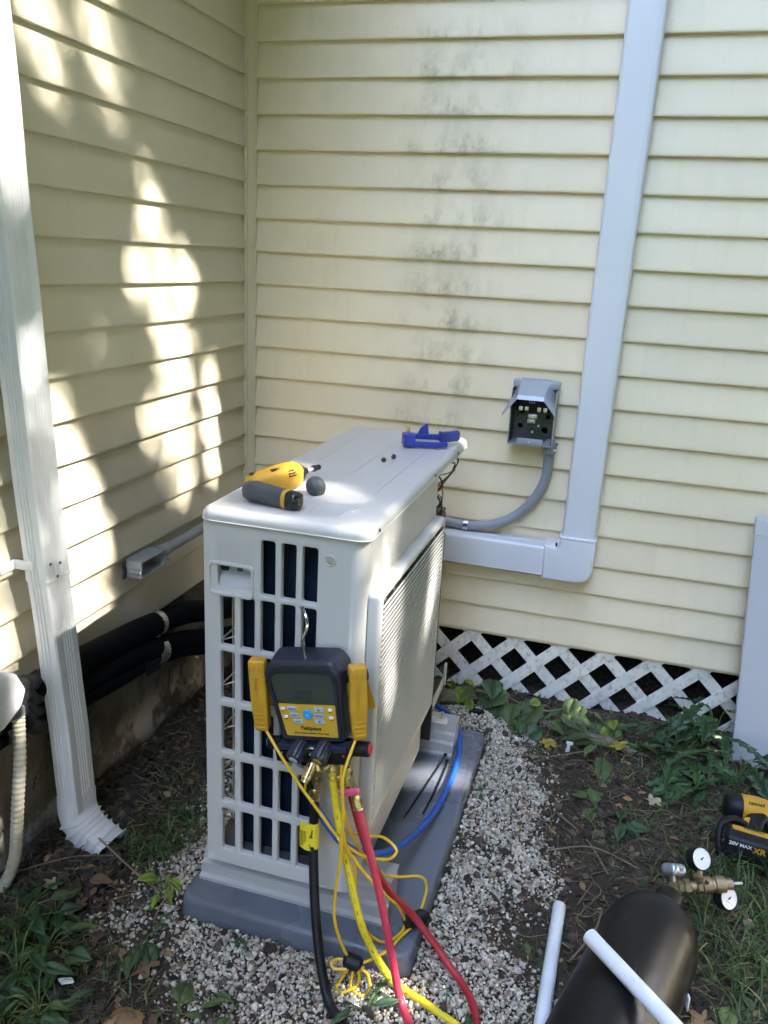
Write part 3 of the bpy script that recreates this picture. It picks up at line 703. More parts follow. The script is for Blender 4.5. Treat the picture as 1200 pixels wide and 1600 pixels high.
mb = MB(); mb.box((.4775, -1.19, .53), (.005, .045, .76)).box((.4775, -.29, .53), (.005, .03, .76))
obj('rear_post', mb, 'unit', U)
mb = MB(); mb.lathe([(0, .04), (.004, .062), (.03, .068), (.20, .068), (.235, .055), (.25, .02)], (.68, -.45, .16), (0, 0, 1), 28)
obj('compressor', mb, 'rubber', U)
mb = MB(); mb.box((.675, -.592, .835), (.20, .040, .15), .003)
ebox = obj('control_box', mb, 'steel_dark', U)
mb = MB(); mb.box((.772, -.562, .832), (.030, .018, .040), .002).box((.780, -.556, .772), (.026, .020, .026), .003)
obj('terminal_block', mb, 'w_white', ebox)
W = lambda *p: crom(p, 5)
wires = [('w_black', [(.77, -.57, .90), (.800, -.46, .896), (.806, -.40, .885), (.800, -.45, .86), (.775, -.555, .845)]),
 ('w_black', [(.78, -.57, .905), (.805, -.44, .905), (.809, -.385, .900), (.806, -.375, .875), (.79, -.50, .84), (.77, -.56, .83)]),
 ('w_grey', [(.76, -.57, .88), (.800, -.47, .872), (.807, -.395, .868), (.79, -.46, .845), (.77, -.56, .83)]),
 ('w_red', [(.76, -.565, .868), (.790, -.548, .858), (.805, -.530, .852), (.795, -.525, .84), (.77, -.56, .82)]),
 ('w_orange', [(.775, -.565, .855), (.798, -.535, .848), (.804, -.525, .830), (.800, -.530, .805), (.785, -.56, .79)]),
 ('w_black', [(.76, -.57, .80), (.79, -.54, .793), (.810, -.505, .785), (.79, -.54, .772), (.765, -.565, .765)]),
 ('w_white', [(.78, -.56, .85), (.80, -.535, .82), (.796, -.53, .79), (.775, -.565, .75)]),
 ('w_red', [(.78, -.56, .80), (.803, -.525, .790), (.806, -.52, .765), (.785, -.56, .745)]),
 ('w_black', [(.765, -.57, .745), (.795, -.54, .750), (.810, -.51, .765), (.806, -.515, .78), (.78, -.56, .775)]),
 ('w_grey', [(.77, -.57, .735), (.800, -.53, .727), (.808, -.505, .735), (.798, -.53, .748), (.775, -.565, .74)]),
 ('w_black', [(.76, -.57, .84), (.785, -.55, .82), (.77, -.565, .79), (.79, -.55, .76), (.765, -.57, .73)]),
 ('w_black', [(.755, -.57, .89), (.79, -.55, .872), (.786, -.552, .84), (.772, -.56, .80)])]
for q_ in range(9):
    z0_ = random.uniform(.74, .89); z1_ = z0_-random.uniform(.02, .07); o_ = random.uniform(.005, .03)
    wires.append((random.choice(['w_black', 'w_black', 'w_black', 'w_grey']), [(.765, -.572, z0_), (.792, -.56+o_, z0_+random.uniform(-.01, .01)), (.800+o_*.25, -.55+o_, (z0_+z1_)/2), (.792, -.555+o_*.6, z1_), (.765, -.572, z1_+.004)]))
for c, p in wires: obj('wire', MB().tube(W(*p), .0021 if c != 'w_grey' else .0017, 6), c, ebox)
# things that lie on the lid are built further down

# ------------------------------------------------------------------ downspout
D = thing('downspout', 'white ribbed metal downspout with a crimped elbow against the sunlit siding', 'downspout', (0.035, -1.10, 0.03))
def ds_prof(w, d, ribs=True):
    pts = []
    def side(p0, p1, nrm, nr):
        out = [p0]
        L = (Vector(p1)-Vector(p0)).length; t = (Vector(p1)-Vector(p0))/L; nv = Vector(nrm)
        c0 = L/2-(nr-1)*.0085/2
        for i in range(nr):
            c = c0+i*.0085
            for da, dd in ((-.0042, 0), (-.0018, -.0022), (.0018, -.0022), (.0042, 0)): out.append(tuple(Vector(p0)+t*(c+da)+nv*dd))
        return out
    a = [(d/2, -w/2), (d/2, w/2), (-d/2, w/2), (-d/2, -w/2)]
    if not ribs: return rpoly(a, .006, 2)
    pts += side((d/2, -w/2+.004), (d/2, w/2-.004), (1, 0), 4)+[(d/2, w/2-.004)]
    pts += [(d/2-.004, w/2), (-d/2+.004, w/2), (-d/2, w/2-.004), (-d/2, -w/2+.004)]
    pts += side((-d/2+.004, -w/2), (d/2-.004, -w/2), (0, -1), 3)+[(d/2-.004, -w/2)]
    return pts
ax_dir = lambda z: V(0.052+max(-.01, min(.02, (.71-z)*.05)), -1.1225-(z-.3)*.052-max(-.01, min(.02, (.71-z)*.05))*.6, z)     # the pipe leans a little
def ds_section(z0, z1, sc_):
    pr = ds_prof(.083*sc_, .057*sc_)
    n = max(2, int((z1-z0)/.05)); rg = []
    for i in range(n+1):
        z = z0+(z1-z0)*i/n; c = ax_dir(z); wob = .0012*noise.noise((z*5, sc_*7, 3))
        rg.append([(c.x+p[0]+wob, c.y+p[1]+wob, z) for p in pr])
    return MB().loft(rg, True, False)
obj('upper_section', ds_section(.700, 2.9, 1.0), 'ds', D, smooth=40)
obj('lower_section', ds_section(.095, .735, .955), 'ds', D, smooth=40)
obj('band_joint', MB().loft([[(ax_dir(z).x+p[0], ax_dir(z).y+p[1], z) for p in ds_prof(.083*s_, .057*s_)] for z, s_ in ((.698, 1.0), (.700, 1.02), (.706, 1.02), (.708, 1.0))], True, False), 'ds', D)
# elbow, bends away from the wall, crimped ribs on the inner side
mb = MB(); rg = []; path = []
c0 = ax_dir(.12)
for i in range(41):
    t = i/40
    if t < .15: p = V(c0.x, c0.y, .135-t*.25); ang = 0
    else:
        s_ = (t-.15)/.85; ang = R(66)*min(1, s_*1.5)
        p = path[-1][0]+V(math.sin(ang), -0.12*math.sin(ang), -math.cos(ang))*.0042
    path.append((p, ang))
for i, (p, ang) in enumerate(path):
    t = i/40; cr = 0
    if t > .32: cr = .0055*(1 if (i % 5) == 0 else .25 if (i % 5) == 1 else 0)
    fl = 1+max(0, t-.8)*.35
    u = V(math.cos(ang), -0.1*math.cos(ang), math.sin(ang)); pr = ds_prof((.080+2*cr)*fl, (.055+2*cr)/(fl**.6), False)
    rg.append([p+u*q[0]+V(0.10, 1, 0)*q[1]+V(0, 0, 0.004*noise.noise((q[0]*40, q[1]*30, 2)))*max(0, t-.8)*4 for q in pr])
mb.loft(rg, True, False)
bmesh.ops.solidify(mb.bm, geom=mb.bm.faces[:], thickness=.0012)
obj('elbow', mb, 'ds', D, smooth=28)
for z, y in ((.742, -.5), (.735, .12), (.708, -.15)):
    c = ax_dir(z); obj('rivet', MB().lathe([(0, .0035), (.0015, .0033), (.0025, .001)], (c.x+.0295, c.y+y*.05, z), (1, 0, 0), 10), 'steel_dark', D)
mb = MB(); c = ax_dir(.735)
mb.box((.004, c.y-.066, .738), (.002, .046, .022), .0006).box((.026, c.y-.0445, .738), (.046, .003, .022), .0006)
obj('wall_strap', mb, 'ds', D)

# ------------------------------------------------------------------ line-set cover (vertical, elbow, horizontal)
Lc = thing('line_cover', 'light grey plastic line-set duct running down the siding and behind the unit', 'duct', (1.15, 0, 0.55))
def cov_prof(w, d, r, ridge=True):
    pts = rpoly([(-w/2, 0), (-w/2, -d), (w/2, -d), (w/2, 0)], [0, r, r, 0], 5)
    return pts
mb = MB()
def vx(z): return 1.148+(z-.6)*.006
pr = cov_prof(.100, .072, .012)
mb.loft([[(vx(z)+p[0], p[1]-.001, z) for p in pr] for z in (.585, 2.9)], True, True)
vd = obj('vertical_duct', mb, 'cover', Lc, smooth=40)
mb = MB()
for dx, dy, r in ((.0505, -.045, .0018), (.0505, -.020, .0016), (-.0505, -.030, .0014), (.034, -.0735, .0011)):
    mb.tube([(vx(z)+dx, dy, z) for z in (.60, 2.9)], r, 6)
obj('seam_ridge', mb, 'cover', vd)
mb = MB()
pr = [(p[1]-.001, p[0]+.526) for p in cov_prof(.100, .072, .012)]
mb.loft([[(x, p[0], p[1]-(x-.3)*.004) for p in pr] for x in (.42, 1.052)], True, True)
hd = obj('horizontal_duct', mb, 'cover', Lc, smooth=40)
mb = MB()
for dz, dy, r in ((-.0505, -.050, .0018), (-.043, -.072, .0014), (.043, -.0715, .0012), (.0505, -.03, .0014)): mb.tube([(x, dy, .526+dz-(x-.3)*.004) for x in (.42, 1.05)], r, 6)
obj('seam_ridge', mb, 'cover', hd)
# elbow fitting
ex0, ex1, ez0, ez1 = 1.048, 1.2045, .4655, .612
el = rpoly([(ex0, ez0), (ex1, ez0), (ex1, ez1), (vx(.6)-.055, ez1), (vx(.6)-.055, .581), (ex0, .581)], [0, .056, 0, 0, .018, 0], 10)
obj('elbow_fitting', MB().prism(el, 'y', -.001, -.080, .018, 5, 'b'), 'cover', Lc, smooth=60)
obj('elbow_rim', MB().loft([[(vx(.6)+p[0], p[1], z) for p in cov_prof(w_, d_, .014)] for z, w_, d_ in ((.606, .109, .0785), (.608, .1125, .0805), (.614, .1125, .0805), (.616, .105, .075))], True, True), 'cover', Lc, smooth=40)
mb = MB(); mb.box((1.085, -.0786, .588), (.006, .001, .012)).box((1.193, -.0775, .575), (.010, .003, .006))
obj('latch_slot', mb, 'dark', Lc)

# ------------------------------------------------------------------ conduit, disconnect
C_ = thing('electrical_conduit', 'grey electrical conduit curving up the siding to the disconnect box', 'conduit', (0.6, -.02, 0.59))
run = crom([(1.029, -.045, .905), (1.0285, -.034, .86), (1.026, -.022, .79), (1.010, -.020, .735), (.982, -.020, .688), (.935, -.020, .640), (.87, -.020, .606), (.80, -.020, .594), (.70, -.020, .598), (.56, -.020, .600), (.30, -.020, .598), (.12, -.022, .594), (.055, -.035, .592), (.033, -.075, .590), (.030, -.16, .589), (.028, -.62, .5885)], 8)
obj('pipe', MB().tube(run, .0155, 14), 'grey_plastic', C_)
mb = MB(); mb.cyl((1.029, -.045, .868), (1.029, -.045, .893), .021, 20, .002).cyl((1.029, -.045, .893), (1.029, -.045, .900), .024, 8)
cn = obj('connector', mb, 'grey_plastic', C_)
obj('screw', MB().box((1.048, -.062, .880), (.010, .008, .008), .001), 'galv', cn)
def strap(x, z):
    mb = MB()
    mb.loft([[(x+dx, -.020-.0172*math.cos(R(a)), z+.0172*math.sin(R(a))) for a in range(-95, 96, 19)] for dx in (-.008, .008)], closed=False)
    mb.box((x, -.004, z-.030), (.016, .003, .030), .001)
    bmesh.ops.solidify(mb.bm, geom=[f for f in mb.bm.faces if len(f.verts) == 4 and f.calc_center_median().y < -.005][:0], thickness=.001)
    mb.cyl((x, -.004, z-.032), (x, -.010, z-.032), .0055, 8)
    return mb
obj('pipe_strap', strap(.785, .594), 'chrome', C_)
LB = thing('conduit_body', 'open grey conduit body on the left siding, its cover plate missing', 'conduit fitting', (.045, -.74, .60))
mb = MB()
# open-fronted shell, front face towards +x
LX = .053
def lbp(y0, y1, z0, z1, r=.004): return rpoly([(y0, z0), (y1-.010, z0), (y1, z0+.006), (y1, z1-.008), (y1-.010, z1), (y0, z1)], r, 2)
inl = lbp(-.772, -.656, .564, .602, .003)
mb.loft([[(0.0, a, b) for a, b in lbp(-.777, -.650, .558, .607)], [(LX-.002, a, b) for a, b in lbp(-.777, -.650, .558, .607)], [(LX, a, b) for a, b in lbp(-.775, -.652, .560, .605)], [(LX-.001, a, b) for a, b in inl], [(.010, a, b) for a, b in inl]], True, False)
mb.face([(.010, a, b) for a, b in inl[::-1]])
lbs = obj('shell', mb, 'grey_plastic', LB, smooth=40)
obj('hub', MB().lathe([(0, .0205), (.03, .0205), (.034, .018), (.05, .018)], (.028, -.656, .588), (0, 1, .02), 20), 'grey_plastic', LB)
mb = MB(); mb.cyl((.016, -.7785, .578), (.050, -.7785, .578), .0065, 14).cyl((.016, -.652, .584), (.050, -.652, .584), .005, 14)
obj('screw_post', mb, 'grey_plastic', LB)
obj('screw', MB().cyl((.050, -.7785, .578), (.0545, -.7785, .578), .0048, 12).cyl((.050, -.648, .575), (.060, -.648, .575), .0035, 12), 'chrome', LB)
mb = MB()
for q in range(8): mb.box((.0035, -.783+random.uniform(-.003, .003), .560+q*.0062), (.007, .012, .009), .002, rot=Matrix.Rotation(random.uniform(-.6, .6), 3, 'X'))
obj('sealant', mb, 'slab', LB)

X = thing('disconnect_box', 'open grey electrical disconnect box with its hinged hood lifted, on the siding', 'electrical box', (.965, 0, .985))
bx0, bx1, bz0, bz1, bd = .903, 1.037, .893, 1.083, .088
mb = MB()
mb.box(((bx0+bx1)/2, -.003, (bz0+bz1)/2), (bx1-bx0, .004, bz1-bz0))
mb.box((bx0+.001, -bd/2, (bz0+bz1)/2-.01), (.002, bd, bz1-bz0-.02)).box((bx1-.001, -bd/2, (bz0+bz1)/2-.01), (.002, bd, bz1-bz0-.02))
mb.box(((bx0+bx1)/2, -bd/2, bz0+.001), (bx1-bx0-.004, bd, .002)).box(((bx0+bx1)/2, -bd+.001, bz0+.011), (.078, .002, .020), .0006)
mb.box(((bx0+bx1)/2, -.025, bz1-.010), (bx1-bx0+.006, .046, .022), .002)
obj('enclosure', mb, 'box_grey', X)
obj('back_plate', MB().box(((bx0+bx1)/2, -.007, .975), (bx1-bx0-.006, .003, .16)).box((bx0+.0032, -.044, .975), (.002, .08, .155)).box((bx1-.0032, -.044, .975), (.002, .08, .155)), 'box_inner', X)
# hood: folded sheet, open at the front and below
mb = MB()
f = [(.884, .992), (.892, 1.004), (.925, 1.047), (1.003, 1.047), (1.036, 1.008), (1.041, .996)]
bk = [(.905, 1.030), (.908, 1.050), (.922, 1.088), (1.016, 1.088), (1.032, 1.050), (1.035, 1.035)]
midp = [(.5*a[0]+.5*b[0], .5*a[1]+.5*b[1]+.004) for a, b in zip(f, bk)]
f2 = [(a[0]+(a[0]-.963)*.02, a[1]-.012) for a in f]
mb.loft([[(p[0], -.118, p[1]) for p in f2], [(p[0], -.112, p[1]) for p in f], [(p[0], -.070, p[1]) for p in midp], [(p[0], -.020, p[1]) for p in bk]], closed=False)
bmesh.ops.solidify(mb.bm, geom=mb.bm.faces[:], thickness=.0015)
obj('hood', mb, 'box_grey', X, smooth=20)
mb = MB(); mb.box((.970, -.030, 1.010), (.110, .035, .040), .003)
tb = obj('terminal_base', mb, 'rubber', X)
for x in (.930, .948, .986, 1.004): obj('terminal_screw', MB().box((x, -.049, .998), (.012, .004, .014), .001).cyl((x, -.050, .998), (x, -.0535, .998), .004, 10), 'galv', tb)
mb = MB()
for x in (.955, .962, .969): mb.box((x, -.0485, 1.022), (.003, .002, .014))
obj('rating_mark', mb, 'button', tb)
mb = MB()
mb.box((.966, -.022, .972), (.028, .020, .016), .001).box((.962, -.018, .956), (.026, .014, .012), .001)
mb.cyl((.966, -.032, .972), (.966, -.036, .972), .004, 10)
obj('ground_lug', mb, 'blade', X)
for cx, cz, r in ((.930, .985, .016), (1.012, .972, .014), (.928, .938, .015), (1.005, .930, .018), (.968, .922, .016)):
    a = MB(); a.lathe([(0, r), (.0015, r), (.0016, r-.0012), (.0004, r-.0015)], (cx, -.0085, cz), (0, -1, 0), 24); a.lathe([(0, r*.6), (.0015, r*.6), (.0016, r*.6-.001), (.0004, r*.6-.0012)], (cx, -.0085, cz), (0, -1, 0), 20)
    obj('knockout', a, 'box_inner', X)
obj('screw', MB().cyl((.968, -.0085, .922), (.968, -.014, .922), .005, 10).cyl((.968, -bd-.001, .904), (.968, -bd+.002, .904), .0032, 8).cyl((.985, -.0085, .942), (.985, -.013, .942), .004, 10), 'galv', X)

# ------------------------------------------------------------------ insulated lines along the foundation
def lineset(name, lab, pts, r, ends=None):
    t = thing(name, lab, 'pipe', pts[0], group='black insulated lines on the foundation')
    P = crom(pts, 8); r = r if isinstance(r, list) else [r]*200; rs = [r[i]*(1+.05*noise.noise((p.y*16, p.z*7, r[-1]*100))) for i, p in enumerate(P)]
    obj('insulation', MB().tube(P, rs, 16), 'foam', t); return t
l1 = lineset('insulated_line', 'thick black insulated line, uppermost of the bundle along the foundation', [(.020, -1.45, .452), (.022, -1.30, .446), (.022, -1.16, .436), (.028, -1.05, .433), (.044, -.93, .430), (.054, -.82, .424), (.058, -.73, .410), (.070, -.58, .386), (.10, -.45, .348), (.16, -.32, .325), (.30, -.2, .31), (.50, -.2, .30)], [.022]*14+[.028, .031]+[.033]*100)
l2 = lineset('insulated_line', 'black insulated line sagging in the middle of the bundle along the foundation', [(.012, -1.45, .41), (.014, -1.30, .40), (.014, -1.16, .388), (.026, -1.05, .372), (.050, -.93, .374), (.060, -.82, .364), (.066, -.73, .345), (.080, -.60, .310), (.105, -.46, .262), (.17, -.32, .232), (.30, -.22, .22), (.50, -.21, .21)], [.022]*18+[.025]+[.027]*100)
l3 = lineset('insulated_line', 'black insulated line, lowest of the bundle along the foundation', [(.008, -1.45, .37), (.010, -1.30, .36), (.010, -1.16, .345), (.024, -1.05, .330), (.050, -.93, .330), (.055, -.82, .322), (.060, -.73, .312), (.074, -.60, .280), (.10, -.47, .235), (.16, -.34, .205), (.30, -.24, .19), (.50, -.23, .18)], [.020]*18+[.024]+[.026]*100)
for (x, y, z), r, ln, d in (((.057, -.72, .4085), .0355, l1, (.10, .98, -.15)), ((.064, -.728, .330), .0385, l2, (.10, .97, -.2))):
    d = Vector(d).normalized(); p = V(x, y, z)
    mb = MB(); mb.tube([p-d*.011, p-d*.009, p+d*.009, p+d*.011], [r-.001, r, r, r-.001], 22)
    cl = obj('hose_clamp', mb, 'galv', ln)
    obj('clamp_screw', MB().box((x-.0, y, z+r+.004), (.010, .018, .008), .001), 'galv', cl)
obj('line_tag', MB().box((.092, -.80, .318), (.004, .055, .036), .001, rot=Matrix.Rotation(R(-12), 3, 'Z')), 'rubber', l3)
# wrapped lines left of the downspout entering a white cover
for i, (z0, z1, r, lab) in enumerate(((.497, .455, .021, 'tape wrapped line, topmost of the four entering the white duct end'), (.480, .420, .022, 'tape wrapped line, second from the top at the white duct end'), (.462, .385, .020, 'tape wrapped line, third from the top at the white duct end'), (.450, .350, .021, 'tape wrapped line, lowest of the four at the white duct end'))):
    t = thing('wrapped_line', lab, 'pipe', (.07, -1.27, z0), group='tape wrapped lines left of the downspout')
    P = crom([(.064-.004*i, -1.37, z0+.006), (.062, -1.305, z0), (.050-.003*i, -1.255, z0-.010-.006*i), (.030, -1.205, z1+.004), (.018, -1.15, z1-.008), (.014, -1.09, z1-.02)], 8)
    obj('wrapping', MB().tube(P, [r*(1+.10*noise.noise((p.y*60, i*5.0, p.z*40))) for p in P], 14), 'tape', t)
    if i == 3: obj('hose_clamp', MB().tube([P[9], P[10]], [r*1.12]*2, 16), 'galv', t)
wc = thing('duct_end', 'rounded white plastic duct end holding the wrapped lines at the left edge', 'duct', (.06, -1.36, .50))
mb = MB(); mb.prism(rpoly([(-1.80, .610), (-1.375, .582), (-1.315, .552), (-1.292, .505), (-1.310, .472), (-1.365, .448), (-1.80, .425)], [0, .02, .02, .02, .02, .02, 0], 5), 'x', .014, .100, .012, 4, 'b')
obj('duct_shell', mb, 'cover', wc, smooth=50)
dh = thing('drain_hose', 'cream corrugated drain hose hanging down the foundation at the left edge', 'hose', (.09, -1.31, .02))
P = crom([(.055, -1.275, .445), (.066, -1.290, .40), (.076, -1.308, .33), (.080, -1.326, .26), (.075, -1.333, .18), (.060, -1.330, .10), (.035, -1.335, .03), (.015, -1.36, .006)], 24)
obj('hose', MB().tube(P, [.0138 if i % 4 in (0, 1) else .0124 for i in range(len(P))], 14, ), 'cream_hose', dh, smooth=25)

# ------------------------------------------------------------------ leaning panel on the right
pn = thing('service_panel', 'tall pale grey sheet metal panel leaning on the siding at the right edge', 'panel', (1.9, -.14, 0))
q0, q1 = V(1.683, -.165, -.012), V(1.640, -.092, .748)
nrm = V(0, -.995, -.10).normalized(); rx = V(1, 0.02, 0)
mb = MB(); wv = .50
up = q1-q0
def pp(u, v, d): return q0+rx*u+up*v+nrm*d
mb.loft([[pp(0, 0, -.020), pp(0, 0, 0), pp(.006, 0, .004), pp(wv, 0, .004), pp(wv, 0, -.020)], [pp(0, 1, -.020), pp(0, 1, 0), pp(.006, 1, .004), pp(wv, 1, .004), pp(wv, 1, -.020)]], True, True)
obj('sheet', mb, 'sheet', pn, smooth=40)
obj('folded_top', MB().loft([[pp(-.002, .945, .0055), pp(.30, .945, .0055), pp(.30, 1.004, .0055), pp(-.002, 1.004, .0055)], [pp(-.002, .945, -.022), pp(.30, .945, -.022), pp(.30, 1.004, -.022), pp(-.002, 1.004, -.022)]], True, True), 'sheet', pn)

# ------------------------------------------------------------------ manifold gauge (local frame, x right, -y to the camera, z up)
ROLL = Matrix.Rotation(R(-9.5), 3, 'Y')
G = thing('manifold_gauge', 'yellow and black digital manifold gauge hung by its hook on the side grid', 'gauge', (.722, -1.238, .605), ROLL)
mb = MB()
bp_ = rpoly([(-.066, -.092), (.073, -.092), (.082, .062), (.066, .084), (-.062, .084), (-.082, .060)], [.012, .012, .022, .022, .022, .022], 5)
tp_ = rpoly([(-.060, -.088), (.070, -.088), (.078, .058), (.064, .078), (-.060, .078), (-.078, .056)], [.012, .012, .02, .02, .02, .02], 5)
mb.prism(bp_, 'y', .010, -.046, .010, 4, 'b', taper=tp_)
body = obj('housing', mb, 'gauge', G, local=True, smooth=50)
mb = MB()
ro = rpoly([(-.0535, -.0825), (.0660, -.0825), (.0715, .0465), (.056, .0640), (-.054, .0640), (-.0715, .0450)], [.008]*6, 4)
ri = rpoly([(-.0475, -.0765), (.0605, -.0765), (.0650, .0440), (.052, .0575), (-.050, .0575), (-.0650, .0425)], [.006]*6, 4)
mb.loft([[(p[0], -.0455, p[1]) for p in ro], [(p[0], -.0498, p[1]) for p in ro], [(p[0], -.0498, p[1]) for p in ri], [(p[0], -.0468, p[1]) for p in ri]], True, False)
obj('bezel', mb, 'gauge', G, local=True)
obj('display', MB().prism(rpoly([(-.0560, -.0065), (.0608, -.0065), (.0635, .0420), (.0515, .0560), (-.0500, .0560), (-.0635, .0415)], [.002, .002, .004, .006, .006, .004], 3), 'y', -.0455, -.0472), 'screen', G, local=True)
mb = MB()
for x in (-.018, .016): mb.box((x, -.0474, .024), (.0009, .0006, .050))
for z in (.030, .012): mb.box((-.001, -.0474, z), (.033, .0006, .0009))
mb.box((-.001, -.0474, .002), (.028, .0006, .009)); mb.box((-.001, -.0474, .019), (.026, .0006, .007))
obj('display_segments', mb, 'screen_line', G, local=True)
kp = obj('keypad', MB().prism(rpoly([(-.0465, -.0755), (.0595, -.0755), (.0612, -.0085), (-.0560, -.0085)], .002, 2), 'y', -.0455, -.0475), 'yellow_face', G, local=True)
fr = lambda x, z, d=-.0477: frame((x, d, z), (1, 0, 0), (0, 0, 1))
def button(x, z, w_, h_, mt='button', name='button', skew=.003, r=.002):
    return obj(name, MB().prism(rpoly([(x-w_/2-skew*.2, z+h_/2), (x-w_/2+skew, z-h_/2), (x+w_/2, z-h_/2), (x+w_/2-skew, z+h_/2)], r, 3), 'y', -.0475, -.0500, .0006, 1, 'b'), mt, kp, local=True)
for x, z, s_ in ((-.0275, -.0180, 'MENU'), (-.0240, -.0310, 'VIEW'), (-.0180, -.0435, 'VAC')):
    b = button(x, z, .0215, .0092); text(s_, .0052, 'ink', b, fr(x, z, -.0502), local=True)
for x, z, s_ in ((.0275, -.0175, '^'), (.0275, -.0305, 'ENTER'), (.0265, -.0425, 'v')):
    b = button(x, z, .0200, .0092, skew=.0008)
    if len(s_) > 1: text(s_, .0050, 'ink', b, fr(x, z, -.0502), local=True)
    else:
        g_ = 1 if s_ == '^' else -1
        obj('arrow', MB().prism([(x-.0028, z-.0016*g_), (x+.0028, z-.0016*g_), (x, z+.0022*g_)], 'y', -.0500, -.0503), 'ink', b, local=True)
mb = MB(); mb.lathe([(0, .0100), (.003, .0098), (.0042, .0088), (.0045, .004)], (.0035, -.0472, -.0285), (0, -1, 0), 24)
bb = obj('power_button', mb, 'button_blue', kp, local=True)
obj('button_centre', MB().lathe([(0, .0028), (.0007, .0026)], (.0035, -.0516, -.0285), (0, -1, 0), 14), 'button', bb, local=True)
for x, z, s_ in ((-.0475, -.0180, 'LIGHT'), (-.0425, -.0345, 'ZERO'), (.0505, -.0175, 'TEMP'), (.0505, -.0335, 'UNITS')):
    button(x, z, .0088, .0052, 'white', skew=.0003); text(s_, .0026, 'ink', kp, fr(x, z-.0058), local=True)
text('Fieldpiece', .0112, 'ink', kp, fr(.006, -.0585), local=True, bold=.00025, xs=.93)
text('SMAN Refrigerant Manifold + Micron Gauge', .0039, 'ink', kp, fr(.006, -.0688), local=True, bold=.00010)
# hook
mb = MB(); hk = crom([(.001, -.018, .078), (.001, -.018, .100), (.002, -.018, .114), (.009, -.017, .127), (.0125, -.014, .142), (.009, -.008, .158), (.000, .004, .166), (-.010, .016, .165), (-.014, .026, .158), (-.014, .030, .150)], 8)
obj('hook', mb.tube(hk, .0032, 10), 'chrome', G, local=True)
# manifold block
mb = MB(); mb.box((-.002, -.026, -.116), (.150, .050, .034), .004)
blk = obj('manifold_block', mb, 'black_gloss', G, local=True)
obj('block_plate', MB().prism([(-.066, -.0915), (.076, -.0915), (.074, -.1035), (-.064, -.1035)], 'y', -.030, -.0555, .001, 1), 'gauge_block', G, local=True)
mb = MB(); mb.cyl((.072, -.028, -.108), (.112, -.028, -.108), .0150, 20, .002); pr_ = obj('port_sleeve', mb, 'rubber', G, local=True)
obj('port_cap', MB().cyl((.111, -.028, -.108), (.1145, -.028, -.108), .0105, 18, .001), 'red', pr_, local=True)
mb = MB(); mb.cyl((-.070, -.028, -.104), (-.098, -.028, -.104), .0135, 20, .002); pr_ = obj('port_sleeve', mb, 'rubber', G, local=True)
obj('port_cap', MB().cyl((-.097, -.028, -.104), (-.1005, -.028, -.104), .0095, 18, .001), 'button_blue', pr_, local=True)
for x, mt, z, s_ in ((-.0205, 'button', -.0985, 'LO'), (.0285, 'yellow', -.0985, 'HI')):
    a, b = V(x+.003, -.044, z+.006), V(x-.006, -.078, z-.012); d = (b-a).normalized(); u = d.orthogonal().normalized(); v = d.cross(u)
    mb = MB(); rings = []
    for t, r in ((0, .0150), (.25, .0172), (.80, .0176), (.94, .0165), (1.0, .0135)):
        p = a+(b-a)*t; rings.append([p+(u*math.cos(2*math.pi*j/48)+v*math.sin(2*math.pi*j/48))*(r-(.0011 if j % 6 in (0, 1) and .1 < t < .95 else 0)) for j in range(48)])
    kn = obj('valve_knob', mb.loft(rings), 'gauge', G, local=True, smooth=30)
    cp = obj('knob_cap', MB().lathe([(0, .0092), (.0012, .0090), (.0016, .008)], b-d*.0002, d, 20), mt, kn, local=True)
    text(s_, .006, 'ink', cp, frame(b+d*.0018, (1, 0, 0), (0, -.25, 1)), local=True)
mb = MB(); mb.lathe([(0, .011), (.006, .011), (.007, .0085), (.0055, .008)], (.0045, -.050, -.1050), (0, -1, 0), 22)
obj('sight_glass', mb, 'chrome', G, local=True)
for x, r in ((-.062, .0022), (.066, .0022)): obj('indicator_dot', MB().cyl((x, -.051, -.112), (x, -.0525, -.112), r, 10), 'button_blue' if x < 0 else 'red', blk, local=True)
def fitting(pts_r, n=6):
    mb = MB()
    for a, b, r, k in pts_r: mb.cyl(a, b, r, k, min(.0008, r*.1))
    return mb
def down(x, y, z, dx, dz, mt='brass'):
    p = V(x, y, z); d = V(dx, 0, dz).normalized()
    q = lambda t: p+d*t
    return fitting([(q(0), q(.014), .0085, 16), (q(.014), q(.030), .0100, 6), (q(.030), q(.036), .0072, 16), (q(.036), q(.052), .0088, 6), (q(.052), q(.062), .0070, 16)])
obj('brass_port', fitting([(V(.000, -.036, -.128), V(-.014, -.062, -.160), .0100, 20), (V(-.014, -.062, -.160), V(-.0165, -.0665, -.1655), .0078, 20), (V(.000, -.036, -.128), V(.006, -.040, -.152), .0095, 16)]), 'brass', G, local=True)
obj('brass_port', down(.036, -.030, -.132, .05, -1), 'brass', G, local=True)
obj('brass_port', down(.060, -.034, -.132, .10, -1), 'brass', G, local=True)
GM = G.matrix_basis
def g2w(x, y, z): return GM @ V(x, y, z)

